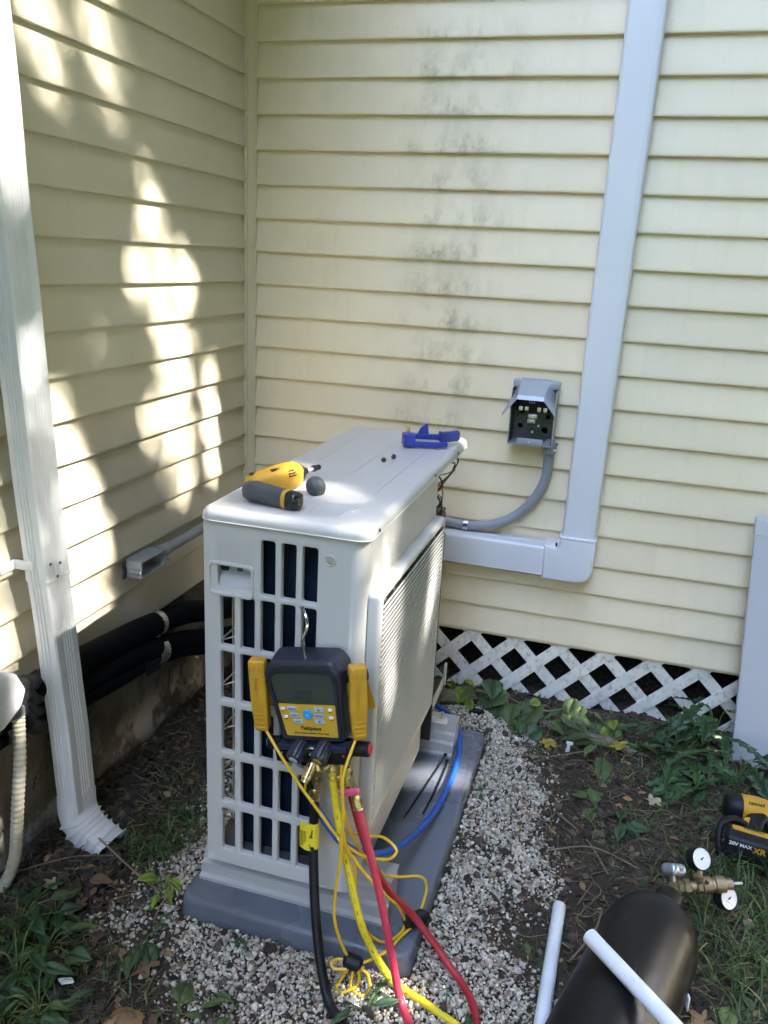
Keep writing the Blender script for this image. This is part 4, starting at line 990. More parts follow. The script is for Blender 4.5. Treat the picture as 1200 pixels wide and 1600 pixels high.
# pipe clamps hanging at both sides of the gauge
def pipe_clamp(loc, label, tilt, yaw, second):
    t = thing('pipe_clamp', label, 'clamp', loc, Matrix.Rotation(tilt, 3, 'Y') @ Matrix.Rotation(yaw, 3, 'Z'), 'yellow pipe clamps clipped beside the gauge')
    mb = MB()
    side = [(-.0165, .072), (.0165, .072), (.0165, -.020), (.0150, -.078), (-.0120, -.078), (-.0165, -.020)]
    mb.prism(rpoly(side, [.006]*6, 4), 'y', .008, -.016, .004, 3)
    h = obj('handle', mb, 'yellow', t, local=True, smooth=50)
    for q in range(4): obj('grip_rib', MB().box((.001, -.0165, -.040-q*.0095), (.021, .0035, .0028), .0012), 'yellow', h, local=True)
    mb = MB()
    for x in (-.011, -.003, .006, .0125): mb.box((x, -.0164, .056 if x != .006 else .054), (.0028, .0012, .011 if x < .01 else .004))
    mb.box((.0125, -.0164, .0505), (.0028, .0012, .004))
    obj('slot', mb, 'w_orange', h, local=True)
    text('Fieldpiece', .0125, 'emboss', h, frame((-.001, -.0163, .012), (0, 0, -1), (1, 0, 0)), local=True, ext=.0006)
    mb = MB(); mb.cyl((-.020, .006, .046), (.0215, .006, .046), .0125, 20, .002)
    obj('pivot', mb, 'rubber', t, local=True)
    # second handle, splayed backwards
    mb = MB(); p0, p1 = V(.002, .014, .052), (V(.030, .040, -.044) if second else V(.004, .050, -.056))
    d = (p1-p0).normalized(); nn = V(0, d.z, -d.y)
    rings = []
    for tt, wv_, th in ((0, .028, .010), (.3, .030, .012), (.75, .030, .010), (1, .026, .006)):
        p = p0+(p1-p0)*tt; rings.append([p+V(sx*wv_/2, 0, 0)+nn*sy*th/2 for sx, sy in ((-1, -1), (1, -1), (1, 1), (-1, 1))])
    mb.loft(rings); rh = obj('rear_handle', mb, 'yellow', t, local=True)
    c_ = p0*.36+p1*.64-nn*.0058
    obj('hollow_shade', MB().box(c_, (.017, .0012, .040), .0005, rot=V(0, 0, 1).rotation_difference(-d).to_matrix()), 'w_orange', rh, local=True)  # flat darker patch in place of the shade inside a hollow
    mb = MB()
    for sx in (-1, 1): mb.prism([(.006, .060), (.030, .040), (.040, -.010), (.030, -.014), (.008, .030)], 'x', sx*.0125, sx*.0155, .0008, 1)
    obj('cheek', mb, 'yellow', t, local=True)
    mb = MB(); mb.tube([V(0, .010+.012*math.cos(R(a)), .030+.012*math.sin(R(a))) for a in range(0, 361, 30)], .003, 8, cap=False)
    obj('spring', mb, 'w_orange', t, local=True)
    return t
pcl = pipe_clamp(g2w(-.0985, -.030, .006), 'yellow pipe clamp clipped on the left side of the gauge', R(-5.0), R(6), False)
pcr = pipe_clamp(g2w(.1010, -.030, -.002), 'yellow pipe clamp on the right side of the gauge, rear handle splayed', R(-3.5), R(30), True)

# ------------------------------------------------------------------ hoses and leads
def rest(P, r, keep=6):
    """lift a cable onto whatever it lies on, then ease the bends so that it runs smoothly"""
    lim = [(.07+r if PADX[0] < p.x < PADX[1] and PADY[0] < p.y < PADY[1] else gh(p.x, p.y)+r+.002) for p in P]
    low = [l+.05 > p.z for p, l in zip(P, lim)]
    z = [max(p.z, l) for p, l in zip(P, lim)]
    for _ in range(14):
        z = [z[i] if i in (0, len(z)-1) or not low[i] else max(.25*z[i-1]+.5*z[i]+.25*z[i+1], lim[i]-.004) for i in range(len(z))]
    return [V(p.x, p.y, q) for p, q in zip(P, z)]
def hose(name, lab, cat, pts, r, mt, n=12, per=8):
    t = thing(name, lab, cat, pts[-1]); P = rest(crom(pts, per), r)
    obj('tube', MB().tube(P, r, n), mt, t); return t, P
hb, Pb = hose('charging_hose', 'thick black refrigerant hose with a yellow label hanging from the gauge', 'hose', [(.7455, -1.281, .400), (.7475, -1.282, .359), (.7480, -1.285, .301), (.756, -1.300, .255), (.773, -1.330, .176), (.801, -1.370, .097), (.828, -1.400, .045), (.862, -1.432, .014), (.94, -1.50, .012), (1.04, -1.60, .012)], .0098, 'rubber')
bt_, bm_, bl_ = g2w(.006, -.040, -.150), V(.741, -1.280, .440), V(.7455, -1.281, .392)
bd = bl_-bt_; q = lambda t: bt_+bd*t
obj('ferrule', fitting([(q(-.02), q(.18), .0110, 6), (q(.18), q(.24), .0085, 18), (q(.24), q(.62), .0098, 6), (q(.62), q(.68), .0116, 18), (q(.68), q(.97), .0106, 18), (q(.97), q(1.03), .0122, 18)]), 'brass', hb)
obj('valve_lever', MB().box(q(.38)+V(-.0165, -.008, 0), (.009, .012, .046), .003), 'rubber', hb)
obj('lever_stripe', MB().box(q(.38)+V(-.0185, -.0146, 0), (.0045, .0012, .034), .0004), 'label_yellow', hb)
# label sleeve and flag
lp = [Vector(p) for p in ((.7475, -1.2822, .338), (.7480, -1.2850, .304), (.7505, -1.2895, .284))]
obj('label_sleeve', MB().tube(lp, .0114, 18), 'label_yellow', hb)
mb = MB(); mb.loft([[(x+dx, y-.010+dy, z+dz) for dx, dy, dz in ((.0, -.002, 0), (-.012, -.004, .001), (-.026, .002, .003))] for x, y, z in [tuple(p) for p in lp]], closed=False)
bmesh.ops.solidify(mb.bm, geom=mb.bm.faces[:], thickness=.0006)
fl = obj('label_flag', mb, 'label_yellow', hb)
up_ = (lp[0]-lp[2]).normalized()
text('cps', .0150, 'ink', hb, frame((lp[1]+up_*.016)+V(.0005, -.0128, 0), -up_, (1, 0, 0)), bold=.0005)
mb = MB()
for q_ in range(5): mb.box(lp[1]+V(-.022+.0028*q_, -.0146+.0009*max(0, 2-q_), .004), (.0007, .0006, .036))
mb.box(lp[2]+V(.002, -.0120, .006), (.008, .0008, .008)); mb.box(lp[2]+V(-.0045, -.0115, .009), (.0009, .0008, .014))
obj('label_print', mb, 'ink', fl)
hy, Py = hose('charging_hose', 'yellow refrigerant hose with black print running down across the pad', 'hose', [(.782, -1.280, .458), (.785, -1.280, .430), (.801, -1.285, .346), (.828, -1.295, .256), (.862, -1.312, .157), (.900, -1.316, .086), (.939, -1.322, .040), (.978, -1.328, .014), (1.053, -1.358, .010), (1.25, -1.44, .010), (1.6, -1.62, .010)], .0078, 'hose_yellow')
y0_ = g2w(.034, -.034, -.130); yd_ = V(.7825, -1.280, .446)-y0_; q = lambda t: y0_+yd_*t
obj('ferrule', fitting([(q(-.05), q(.22), .0078, 16), (q(.22), q(.30), .0092, 16), (q(.30), q(.58), .0108, 6), (q(.58), q(.64), .0080, 16), (q(.64), q(.95), .0090, 6), (q(.95), q(1.02), .0098, 18)]), 'brass', hy)
obj('valve_core', fitting([(q(.25), q(.25)+V(-.014, -.012, -.008), .0070, 16)]), 'brass', hy)
mb = MB()
for i in range(6, len(Py)-10, 2):
    a, b = Py[i], Py[i+1]; o_ = V(.2, -.85, .45).normalized()*.0076; ln = (b-a)
    if (i//2) % 4 == 3: mb.tube([a+o_, a+o_+ln*.8], .0011, 4)
    else:
        for q in range(4): mb.tube([a+o_+ln*(.1+q*.22), a+o_+ln*(.1+q*.22+.12)], .0008, 4)
obj('hose_print', mb, 'ink', hy)
# red hoses: ball valve and the two legs
hr, Pr = hose('charging_hose', 'bright red refrigerant hose running from the ball valve towards the viewer', 'hose', [(.833, -1.284, .412), (.840, -1.286, .394), (.874, -1.300, .303), (.907, -1.315, .204), (.934, -1.335, .124), (.956, -1.350, .055), (.985, -1.385, .013), (1.05, -1.48, .010), (1.15, -1.62, .010)], .0080, 'hose_red')
r0_ = g2w(.062, -.036, -.130); r1_ = V(.8125, -1.277, .452); r2_ = V(.829, -1.282, .424); r3_ = V(.8385, -1.2855, .398)
rdv = r1_-r0_; q = lambda t: r0_+rdv*t
obj('ball_valve', fitting([(q(-.1), q(.30), .0085, 16), (q(.30), q(.62), .0110, 20), (q(.62), q(.70), .0080, 16), (q(.70), q(1.0), .0085, 6), (r1_, r2_, .0108, 8)]), 'brass', hr)
obj('ferrule', fitting([(r2_, r2_*.6+r3_*.4, .0090, 18), (r2_*.6+r3_*.4, r3_, .0096, 6), (r3_, r3_+(r3_-r2_)*.18, .0104, 18)]), 'brass', hr)
obj('valve_lever', MB().prism([(c[0]*.94-c[1]*.34+.8235, c[0]*.34+c[1]*.94+.436) for c in rrect(.044, .0135, .006, 4)], 'y', -1.2925, -1.3025, .003, 3), 'pink', hr)
hd_, Pd = hose('charging_hose', 'dark red refrigerant hose crossing behind the bright red one to the gravel', 'hose', [(.809, -1.262, .445), (.815, -1.262, .410), (.839, -1.255, .319), (.871, -1.245, .228), (.905, -1.230, .165), (.939, -1.215, .122), (.978, -1.224, .090), (1.017, -1.238, .060), (1.07, -1.275, .020), (1.108, -1.335, .010), (1.135, -1.43, .010), (1.16, -1.60, .010)], .0078, 'hose_dred')
# blue hose lying on the pad
hbl, Pbl = hose('charging_hose', 'blue refrigerant hose curving round the unit on the pad', 'hose', [(.735, -1.266, .392), (.748, -1.262, .353), (.777, -1.250, .299), (.806, -1.235, .258), (.843, -1.190, .218), (.868, -1.120, .180), (.885, -1.000, .128), (.905, -.850, .092), (.914, -.700, .080), (.913, -.600, .079), (.905, -.519, .079), (.888, -.440, .079), (.850, -.372, .090), (.80, -.335, .095), (.74, -.36, .15), (.70, -.42, .22)], .0080, 'hose_blue')
# clamp leads: thin yellow cables with coils and black strain wraps
def lead(lab, pts, per=8):
    t = thing('sensor_lead', lab, 'cable', pts[-1], group='thin yellow clamp leads'); obj('cable', MB().tube(rest(crom(pts, per), .0030), .0030, 8), 'cable_yellow', t); return t
a0 = pcl.matrix_basis @ V(.008, -.010, -.076); b0 = pcr.matrix_basis @ V(-.006, -.010, -.076)
ld1 = lead('thin yellow lead from the left clamp looping over the pad to the black wrap', [tuple(a0), (.684, -1.303, .486), (.727, -1.310, .435), (.768, -1.312, .388), (.804, -1.306, .338), (.829, -1.292, .305), (.850, -1.275, .281), (.875, -1.255, .265), (.895, -1.225, .249), (.899, -1.200, .253), (.868, -1.195, .270), (.837, -1.220, .284), (.812, -1.262, .316), (.806, -1.305, .335), (.831, -1.302, .303), (.858, -1.285, .250), (.894, -1.262, .192), (.919, -1.235, .145), (.930, -1.212, .090), (.928, -1.228, .076), (.909, -1.258, .074), (.884, -1.270, .080), (.861, -1.288, .126), (.846, -1.292, .180), (.836, -1.280, .261)])
ld2 = lead('thin yellow lead from the right clamp dropping to the coil on the gravel', [tuple(b0), (.815, -1.314, .481), (.820, -1.324, .420), (.822, -1.328, .362), (.820, -1.330, .293), (.815, -1.333, .235), (.816, -1.337, .174), (.831, -1.337, .121), (.852, -1.337, .084), (.873, -1.335, .080), (.895, -1.312, .078), (.915, -1.281, .076), (.931, -1.239, .076), (.945, -1.215, .082)])
# small coil tied by the wrap
cc = V(.858, -1.336, .074)
for P in ([(.850, -1.340, .080), (.832, -1.345, .086), (.818, -1.350, .078), (.826, -1.358, .073), (.850, -1.352, .073)],
          [(.852, -1.345, .070), (.838, -1.352, .040), (.834, -1.362, .018), (.846, -1.372, .013), (.866, -1.358, .022), (.874, -1.340, .045), (.868, -1.336, .066)],
          [(.862, -1.345, .068), (.860, -1.352, .035), (.870, -1.362, .014), (.888, -1.364, .012), (.897, -1.342, .022), (.888, -1.328, .048), (.870, -1.334, .066)]):
    obj('cable_loop', MB().tube([V(p.x, p.y, max(p.z, gh(p.x, p.y)+.007)) for p in crom(P, 8)], .0030, 8), 'cable_yellow', ld2)
mb = MB(); mb.tube([cc+V(-.018, 0, .006), cc+V(-.014, 0, .006), cc+V(.012, .002, .000), cc+V(.016, .002, -.002)], [.012, .0155, .0155, .011], 12)
obj('tie_wrap', mb, 'rubber', ld2)
ld3 = lead('thin yellow lead running along the pad edge to the black wrap by the rail', [(.800, -1.282, .52), (.803, -1.284, .43), (.816, -1.272, .339), (.850, -1.235, .236), (.868, -1.200, .186), (.898, -1.174, .163), (.942, -1.141, .150), (.956, -1.134, .122), (.955, -1.152, .095), (.953, -1.194, .088)])
mb = MB(); mb.tube([V(.928, -1.212, .083), V(.934, -1.208, .086), V(.962, -1.184, .088), V(.972, -1.176, .086)], [.010, .016, .017, .009], 12)
obj('tie_wrap', mb, 'rubber', ld3)
# loose cable ties on the pad
for pts, lab in (([(.874, -.565, .082), (.866, -.62, .074), (.850, -.74, .0735), (.834, -.862, .0735)], 'black cable tie on the pad, the longer one nearer the unit'), ([(.884, -.585, .078), (.886, -.60, .0745), (.884, -.70, .0735), (.876, -.83, .0735)], 'black cable tie on the pad, next to the blue hose')):
    t = thing('cable_tie', lab, 'cable tie', pts[0], group='loose cable ties on the pad')
    obj('strap', MB().tube(crom(pts, 6), .0028, 6, squash=(1, .5)), 'rubber', t)
    obj('tie_head', MB().box(pts[0], (.010, .008, .008), .0015), 'rubber', t)

# ------------------------------------------------------------------ tools on the lid
LZ = .9378
T = thing('screwdriver_drill', 'yellow cordless screwdriver with grey grip lying on the sunlit lid', 'power tool', (.58, -1.10, LZ))
def sup(c, u, v, ru, rv, n=20, e_=2.6):
    out = []
    for j in range(n):
        a = 2*math.pi*j/n; ca, sa = math.cos(a), math.sin(a)
        out.append(c+u*math.copysign(abs(ca)**(2/e_), ca)*ru+v*math.copysign(abs(sa)**(2/e_), sa)*rv)
    return out
def body_loft(stations, u_hint=(0, 0, 1), n=20, e_=2.6):
    """stations: (centre, ru (horizontal), rv (vertical))"""
    rg = []
    for i, (c, ru, rv) in enumerate(stations):
        a = Vector(stations[max(i-1, 0)][0]); b = Vector(stations[min(i+1, len(stations)-1)][0]); d = (b-a).normalized()
        v = Vector(u_hint)-d*Vector(u_hint).dot(d); v.normalize(); u = d.cross(v)
        rg.append(sup(Vector(c), u, v, ru, rv, n, e_))
    return MB().loft(rg)
A, B = V(.533, -1.128, LZ+.0325), V(.592, -.958, LZ+.036); d = (B-A).normalized()
st = [(A-d*.012, .012, .014), (A-d*.006, .022, .024), (A+d*.01, .029, .031), (A+d*.05, .030, .033), (A+d*.10, .034, .036), (A+d*.145, .034, .036), (A+d*.165, .031, .034), (A+d*.172, .028, .030)]
obj('motor_housing', body_loft(st), 'yellow', T, smooth=60)
st = [(A+d*.168, .030, .032), (A+d*.176, .029, .031), (A+d*.190, .020, .022), (A+d*.200, .011, .012), (A+d*.212, .0095, .0095)]
obj('nose_cone', body_loft(st, e_=2), 'rubber', T, smooth=60)
q = lambda t: A+d*t
obj('bit_shaft', MB().cyl(q(.21), q(.245), .0062, 6), 'galv', T)
obj('bit_sleeve', MB().tube([q(.240), q(.242), q(.250), q(.254), q(.268), q(.272)], [.0078, .0092, .0092, .0078, .0078, .005], 16), 'rubber', T)
H0, H1 = V(.541, -1.150, LZ+.028), V(.668, -1.176, LZ+.024); e2 = (H1-H0).normalized()
st = [(H0-e2*.020, .012, .014), (H0-e2*.012, .022, .022), (H0+e2*.010, .028, .026), (H0+e2*.05, .025, .025), (H0+e2*.095, .023, .0235), (H0+e2*.113, .0235, .024)]
obj('grip', body_loft(st), 'grey_rubber', T, smooth=60)
st = [(H0+e2*.106, .0245, .0245), (H0+e2*.108, .0252, .0252), (H0+e2*.116, .0252, .0252), (H0+e2*.118, .0240, .0240)]
obj('yellow_band', body_loft(st), 'yellow', T, smooth=40)
st = [(H0+e2*.114, .0235, .0235), (H0+e2*.136, .0228, .0228), (H0+e2*.146, .0200, .0200), (H0+e2*.150, .0140, .0140)]
bat = obj('battery_cap', body_loft(st, e_=3.2), 'black_gloss', T, smooth=60)
text('DEWALT', .0070, 'yellow', bat, frame(H0+e2*.1505+V(0, 0, .002), V(.22, 1, 0)*-1 if False else (.55, -1, 0) if False else V(0, 1, 0), (0, 0, 1)), bold=.0003)
obj('battery_badge', MB().box(H0+e2*.1500, (.0012, .026, .010), .0003), 'yellow_face', bat)
text('DEWALT', .0062, 'ink', bat, frame(H0+e2*.1512, (0.02, 1, 0), (0, 0, 1)), bold=.0003)
vv = V(0, 0, 1); uu = d.cross(vv)
nrm_ = (uu*.40+vv*.92).normalized()
tside = (d.cross(nrm_)).normalized()
text('DEWALT', .0115, 'ink', T, frame(A+d*.080+nrm_*.0352, d, -tside if (-tside).z > 0 else tside), bold=.0006, ext=.0012)
nr2 = (uu*.86+vv*.50).normalized(); ts2 = d.cross(nr2); ts2 = ts2 if ts2.z > 0 else -ts2
for i_, s_ in enumerate(('8V MAX', 'Gyroscopic', 'Screwdriver')):
    text(s_, .0058, 'ink', T, frame(A+d*.118+nr2*.0368+ts2*(.006-.007*i_), d, ts2), ext=.0012, bold=.0001)
obj('trigger_slot', MB().box(A+d*.006+V(-.006, .004, .0305), (.012, .020, .004), .0015), 'rubber', T)
T.matrix_basis = Matrix.Translation((.572, -1.100, LZ)) @ Matrix.Scale(.78, 4)
# grey lump of a rubber cap
mb = MB(); bmesh.ops.create_icosphere(mb.bm, subdivisions=3, radius=.0215)
for v in mb.bm.verts:
    v.co *= 1+.10*noise.noise(v.co*55)+.05*noise.noise(v.co*130); v.co.z = max(v.co.z, -.0165)
    v.co += V(.640, -1.036, LZ+.0165)
cap = obj('rubber_cap', mb, 'grey_rubber', smooth=40); tag(cap, 'small lumpy dark grey rubber cap beside the screwdriver on the lid', 'rubber cap')
for x, y, a, lab in ((.688, -.700, 2.1, 'small loose screw on the lid, nearer to the grey rubber cap'), (.700, -.650, 2.4, 'small loose screw on the lid, nearer to the blue cutter')):
    t = thing('loose_screw', lab, 'screw', (x, y, LZ), group='two loose screws on the lid')
    d_ = V(math.cos(a)*.6, math.sin(a)*.8, .35).normalized(); p = V(x, y, LZ+.005)
    obj('screw_head', MB().cyl(p, p+d_*.004, .0050, 8).cyl(p+d_*.0035, p+d_*.005, .0065, 16), 'steel_dark', t)
    obj('screw_shank', MB().tube([p+d_*.005, p+d_*.018, p+d_*.022], [.0022, .0020, .0004], 8), 'galv', t)
# blue tubing cutter
TC = thing('tubing_cutter', 'blue metal tubing cutter lying at the far end of the lid', 'hand tool', (.745, -.47, LZ))
ux = V(.93, .36, 0).normalized(); uy = V(-.36, .93, 0).normalized()
def tc(a, b, z): return V(.745, -.470, LZ)+ux*a+uy*b+V(0, 0, z)
def slab(poly, z0, z1, bev=.002):
    mb = MB(); lo = [tc(a, b, z0) for a, b in poly]; hi = [tc(a, b, z1) for a, b in poly]
    mb.loft([lo, hi]);
    bmesh.ops.bevel(mb.bm, geom=[e for e in mb.bm.edges], offset=bev, segments=2, affect='EDGES', clamp_overlap=True); return mb
obj('jaw', slab([(-.070, -.022), (-.040, -.026), (-.036, .010), (-.050, .022), (-.072, .018)], .004, .036), 'blue_tool', TC)
obj('upper_handle', slab([(-.060, .004), (-.030, .000), (.020, .002), (.045, .010), (.085, .034), (.082, .048), (.040, .026), (.015, .018), (-.050, .022)], .018, .034), 'blue_tool', TC)
obj('grip_sleeve', slab([(.030, .003), (.050, .010), (.090, .034), (.086, .052), (.044, .030), (.026, .022)], .012, .040, .004), 'blue_tool', TC)
obj('lower_handle', slab([(-.060, -.024), (.020, -.030), (.048, -.018), (.046, -.006), (.015, -.016), (-.045, -.010)], .004, .018), 'blue_tool', TC)
obj('blade_bar', slab([(-.040, -.016), (.022, -.020), (.022, -.012), (-.040, -.008)], .019, .024, .0006), 'blade', TC)
mb = MB(); mb.loft([[tc(a, .012+dy, z) for a, z in ((-.030, .034), (.000, .034), (-.004, .062), (-.014, .058), (-.024, .048))] for dy in (0, .003)])
obj('cutter_fin', mb, 'blue_tool', TC)
obj('brass_screw', MB().cyl(tc(-.056, .026, .034), tc(-.056, .026, .052), .0075, 12), 'brass', TC)
obj('pin', MB().cyl(tc(-.020, .010, .034), tc(-.020, .010, .037), .004, 12).cyl(tc(.030, .014, .036), tc(.030, .014, .042), .003, 10), 'steel_dark', TC)

# ------------------------------------------------------------------ gas cylinder with regulator
K = thing('gas_cylinder', 'scuffed black gas cylinder lying on the dirt with a brass valve', 'gas cylinder', (1.39, -1.25, 0))
ca = V(-.287, -.958, 0).normalized(); n0 = V(1.462, -.972, .100)
prof = [(0.0, .024), (.026, .0245), (.036, .028), (.044, .037), (.054, .052), (.068, .067), (.086, .080), (.108, .0895), (.132, .0955), (.16, .098), (.55, .098), (.9, .098), (.915, .09), (.92, .05)]
mb = MB(); mb.tube([n0+ca*p[0] for p in prof], [p[1] for p in prof], 40)
obj('shell', mb, 'tank', K, smooth=50)
mb = MB(); mb.cyl(n0-ca*.014, n0+ca*.026, .031, 24, .003); obj('neck_ring', mb, 'tank', K)
obj('label_scrap', MB().box(n0+ca*.225+V(.0960, -.025, -.02), (.003, .018, .032), .001, rot=Matrix.Rotation(R(14), 3, 'Z')), 'white', K)
mb = MB(); v0 = n0-ca*.016; v1 = n0-ca*.075
mb.cyl(v0, v0-ca*.030, .0185, 6, .001).cyl(v0-ca*.030, v1, .0155, 20, .001)
vb = obj('valve_body', mb, 'bronze', K)
hw_a = v0-ca*.038; hd2 = V(-.10, .42, .55).normalized()
mb = MB(); mb.cyl(hw_a, hw_a+hd2*.030, .011, 16); obj('valve_stem', mb, 'bronze', vb)
mb = MB(); c = hw_a+hd2*.036; u = hd2.orthogonal().normalized(); v = hd2.cross(u); rg = []
for t, s_ in ((-.013, .66), (-.010, .88), (-.004, 1.0), (.004, 1.0), (.010, .90), (.013, .70)):
    rg.append([c+hd2*t+(u*math.cos(2*math.pi*j/48)+v*math.sin(2*math.pi*j/48))*s_*(.0245+.0026*math.cos(5*2*math.pi*j/48)) for j in range(48)])
obj('handwheel', mb.loft(rg), 'wheel', vb, smooth=70)
RG = thing('pressure_regulator', 'brass pressure regulator with two white dial gauges on the gas cylinder', 'regulator', (1.53, -.905, .12))
ra = v0-ca*.030+V(.0, .0, .004); rd = V(.955, .25, .16).normalized()
mb = MB(); z_ = lambda t: ra+rd*t
for t0, t1, r, k in ((.010, .022, .014, 6), (.022, .036, .0165, 6), (.036, .050, .012, 20), (.050, .062, .0165, 6), (.062, .082, .0190, 24), (.082, .090, .0165, 20), (.090, .112, .0180, 24), (.112, .128, .0125, 20)): mb.cyl(z_(t0), z_(t1), r, k, .0012)
obj('regulator_body', mb, 'bronze', RG)
obj('hose_barb', MB().cyl(z_(.055)+V(0, -.004, .014), z_(.055)+V(-.012, -.01, .034), .006, 10).cyl(z_(.068)+V(0, -.01, .015), z_(.070)+V(.0, -.018, .030), .005, 10), 'bronze', RG)
obj('adjust_screw', MB().cyl(z_(.126), z_(.150), .0032, 10), 'galv', RG)
obj('outlet', MB().cyl(z_(.120), z_(.130), .0085, 14), 'blue_tool', RG)
for c, fdir, r, stem, lab in ((V(1.530, -.868, .150), V(.42, -.62, .62), .0265, z_(.060), None), (V(1.594, -.905, .092), V(.55, -.62, .52), .0265, z_(.100), None)):
    f_ = fdir.normalized(); mb = MB()
    mb.lathe([(-.022, .020), (-.020, r), (.002, r), (.004, r-.001), (.004, r-.003), (.001, r-.0035)], c, f_, 36)
    g_ = obj('dial_gauge', mb, 'rubber', RG)
    obj('dial_face', MB().lathe([(.0008, r-.0030), (.0016, r-.0034)], c, f_, 36), 'white', g_)
    ur = V(.75, .65, 0); fm = frame(c+f_*.0022, ur-f_*ur.dot(f_), V(0, 0, 1)); 
    mb = MB()
    for a in range(-130, 131, 13):
        p = fm @ V(math.sin(R(a))*(r-.0065), math.cos(R(a))*(r-.0065), 0); p2 = fm @ V(math.sin(R(a))*(r-.0045), math.cos(R(a))*(r-.0045), 0); mb.tube([p, p2], .0004, 4)
    mb.tube([fm @ V(-.011, -.008, .0006), fm @ V(.005, .0035, .0006)], .0008, 4); mb.cyl(fm @ V(0, 0, 0), fm @ V(0, 0, .0015), .0025, 12)
    obj('dial_marks', mb, 'ink', g_)
    obj('gauge_stem', MB().cyl(c-f_*.012, stem, .006, 10), 'bronze', g_)

# ------------------------------------------------------------------ pvc pipes
def pvc(lab, a, b, r):
    t = thing('pvc_pipe', lab, 'pipe', b); a, b = Vector(a), Vector(b); d_ = (b-a).normalized(); mb = MB()
    u = d_.orthogonal().normalized(); v = d_.cross(u)
    ring = lambda p, rr: [p+(u*math.cos(2*math.pi*j/24)+v*math.sin(2*math.pi*j/24))*rr for j in range(24)]
    mb.loft([ring(a+d_*.03, r-.0028), ring(a, r-.0028), ring(a, r-.0004), ring(a+d_*.0006, r), ring(b, r), ring(b, r-.0028), ring(b-d_*.03, r-.0028)], True, True)
    obj('pipe', mb, 'pvc', t, smooth=40); return t
pvc('white pvc pipe lying on the gravel edge left of the black cylinder', (1.2365, -.972, .018), (1.226, -1.62, .020), .0148)
pvc('white pvc pipe resting across the top of the black cylinder', (1.296, -1.258, .2135), (1.568, -1.545, .2135), .0148)

# ------------------------------------------------------------------ impact driver in the weeds
I_ = thing('impact_driver', 'yellow and black cordless impact driver lying in the weeds at the right edge', 'power tool', (1.70, -.56, 0))
a, b = V(1.645, -.500, .062), V(1.735, -.492, .060); d_ = (b-a).normalized()
obj('motor_rear', body_loft([(a-d_*.020, .022, .024), (a-d_*.014, .031, .033), (a+d_*.018, .034, .036), (a+d_*.034, .033, .035)]), 'rubber', I_, smooth=60)
mh = obj('motor_housing', body_loft([(a+d_*.020, .0345, .0370), (a+d_*.060, .034, .0365), (a+d_*.085, .031, .033), (a+d_*.090, .028, .030)]), 'yellow', I_, smooth=60)
obj('gear_nose', body_loft([(a+d_*.080, .028, .030), (a+d_*.098, .030, .032), (a+d_*.125, .026, .028), (a+d_*.140, .017, .018), (a+d_*.165, .011, .011)], e_=2.2), 'blade', I_, smooth=60)
g0, g1 = V(1.705, -.518, .055), V(1.675, -.612, .046); 
obj('grip', body_loft([(g0, .030, .024), (g0*.75+g1*.25, .025, .021), (g0*.4+g1*.6, .023, .020), (g1, .030, .022), (g1+(g1-g0)*.12, .034, .024)]), 'rubber', I_, smooth=60)
obj('grip_inlay', MB().prism(rpoly([(1.668, -.550), (1.684, -.546), (1.672, -.585), (1.658, -.590)], .003, 2), 'z', .068, .0735, .001, 1), 'yellow', I_)
obj('trigger', MB().box((1.731, -.540, .052), (.016, .030, .026), .005), 'rubber', I_)
obj('trigger_guard', MB().tube(crom([(1.722, -.522, .062), (1.748, -.522, .062), (1.752, -.545, .060), (1.735, -.566, .058)], 6), .0055, 8), 'yellow', I_)
bt = MB(); rz = Matrix.Rotation(R(-8), 3, 'Z')
bt.box((1.690, -.648, .046), (.150, .062, .082), .010, rot=rz, seg=3)
btt = obj('battery', bt, 'rubber', I_, smooth=50)
obj('battery_trim', MB().prism(rpoly([(1.628, -.616), (1.760, -.634), (1.762, -.650), (1.725, -.648), (1.630, -.634)], .005, 3), 'z', .0850, .0895, .0015, 2, 'b'), 'yellow', btt)
nrm_b = V(.02, -.98, .18); xr = rz @ V(1, 0, 0)
ft = lambda u, v, o=.0: frame(V(1.690, -.648, .046)+(rz @ V(u, -.0318, v)), xr, (0, 0, 1))
fb = lambda u, v: frame(V(1.690, -.648, .0896)+(rz @ V(u, v, .0)), xr, rz @ V(0, 1, 0))
text('DEWALT', .0125, 'ink', btt, fb(-.012, .019), bold=.0004)
text('20V MAX', .0130, 'white_ink', btt, ft(-.040, .026), bold=.0003)
text('XR', .022, 'yellow', btt, ft(.004, .022), bold=.0005)
text('5Ah', .0130, 'white_ink', btt, ft(.042, .022), bold=.0003)
text('DEWALT', .0100, 'ink', mh, frame(a+d_*.055+V(0, -.020, .0325), d_, V(0, .8, .6)), bold=.0004, ext=.0012)
obj('belt_strap', MB().tube(crom([(1.612, -.655, .012), (1.600, -.640, .050), (1.606, -.612, .082), (1.635, -.590, .088), (1.668, -.585, .074)], 8), .0085, 10), 'rubber', I_)
mb = MB()
for q in range(4): mb.box(V(1.690, -.648, .046)+(rz @ V(.050+.006*q, -.0314, -.012)), (.003, .0015, .034), rot=rz)
obj('battery_rib', mb, 'black_gloss', btt)

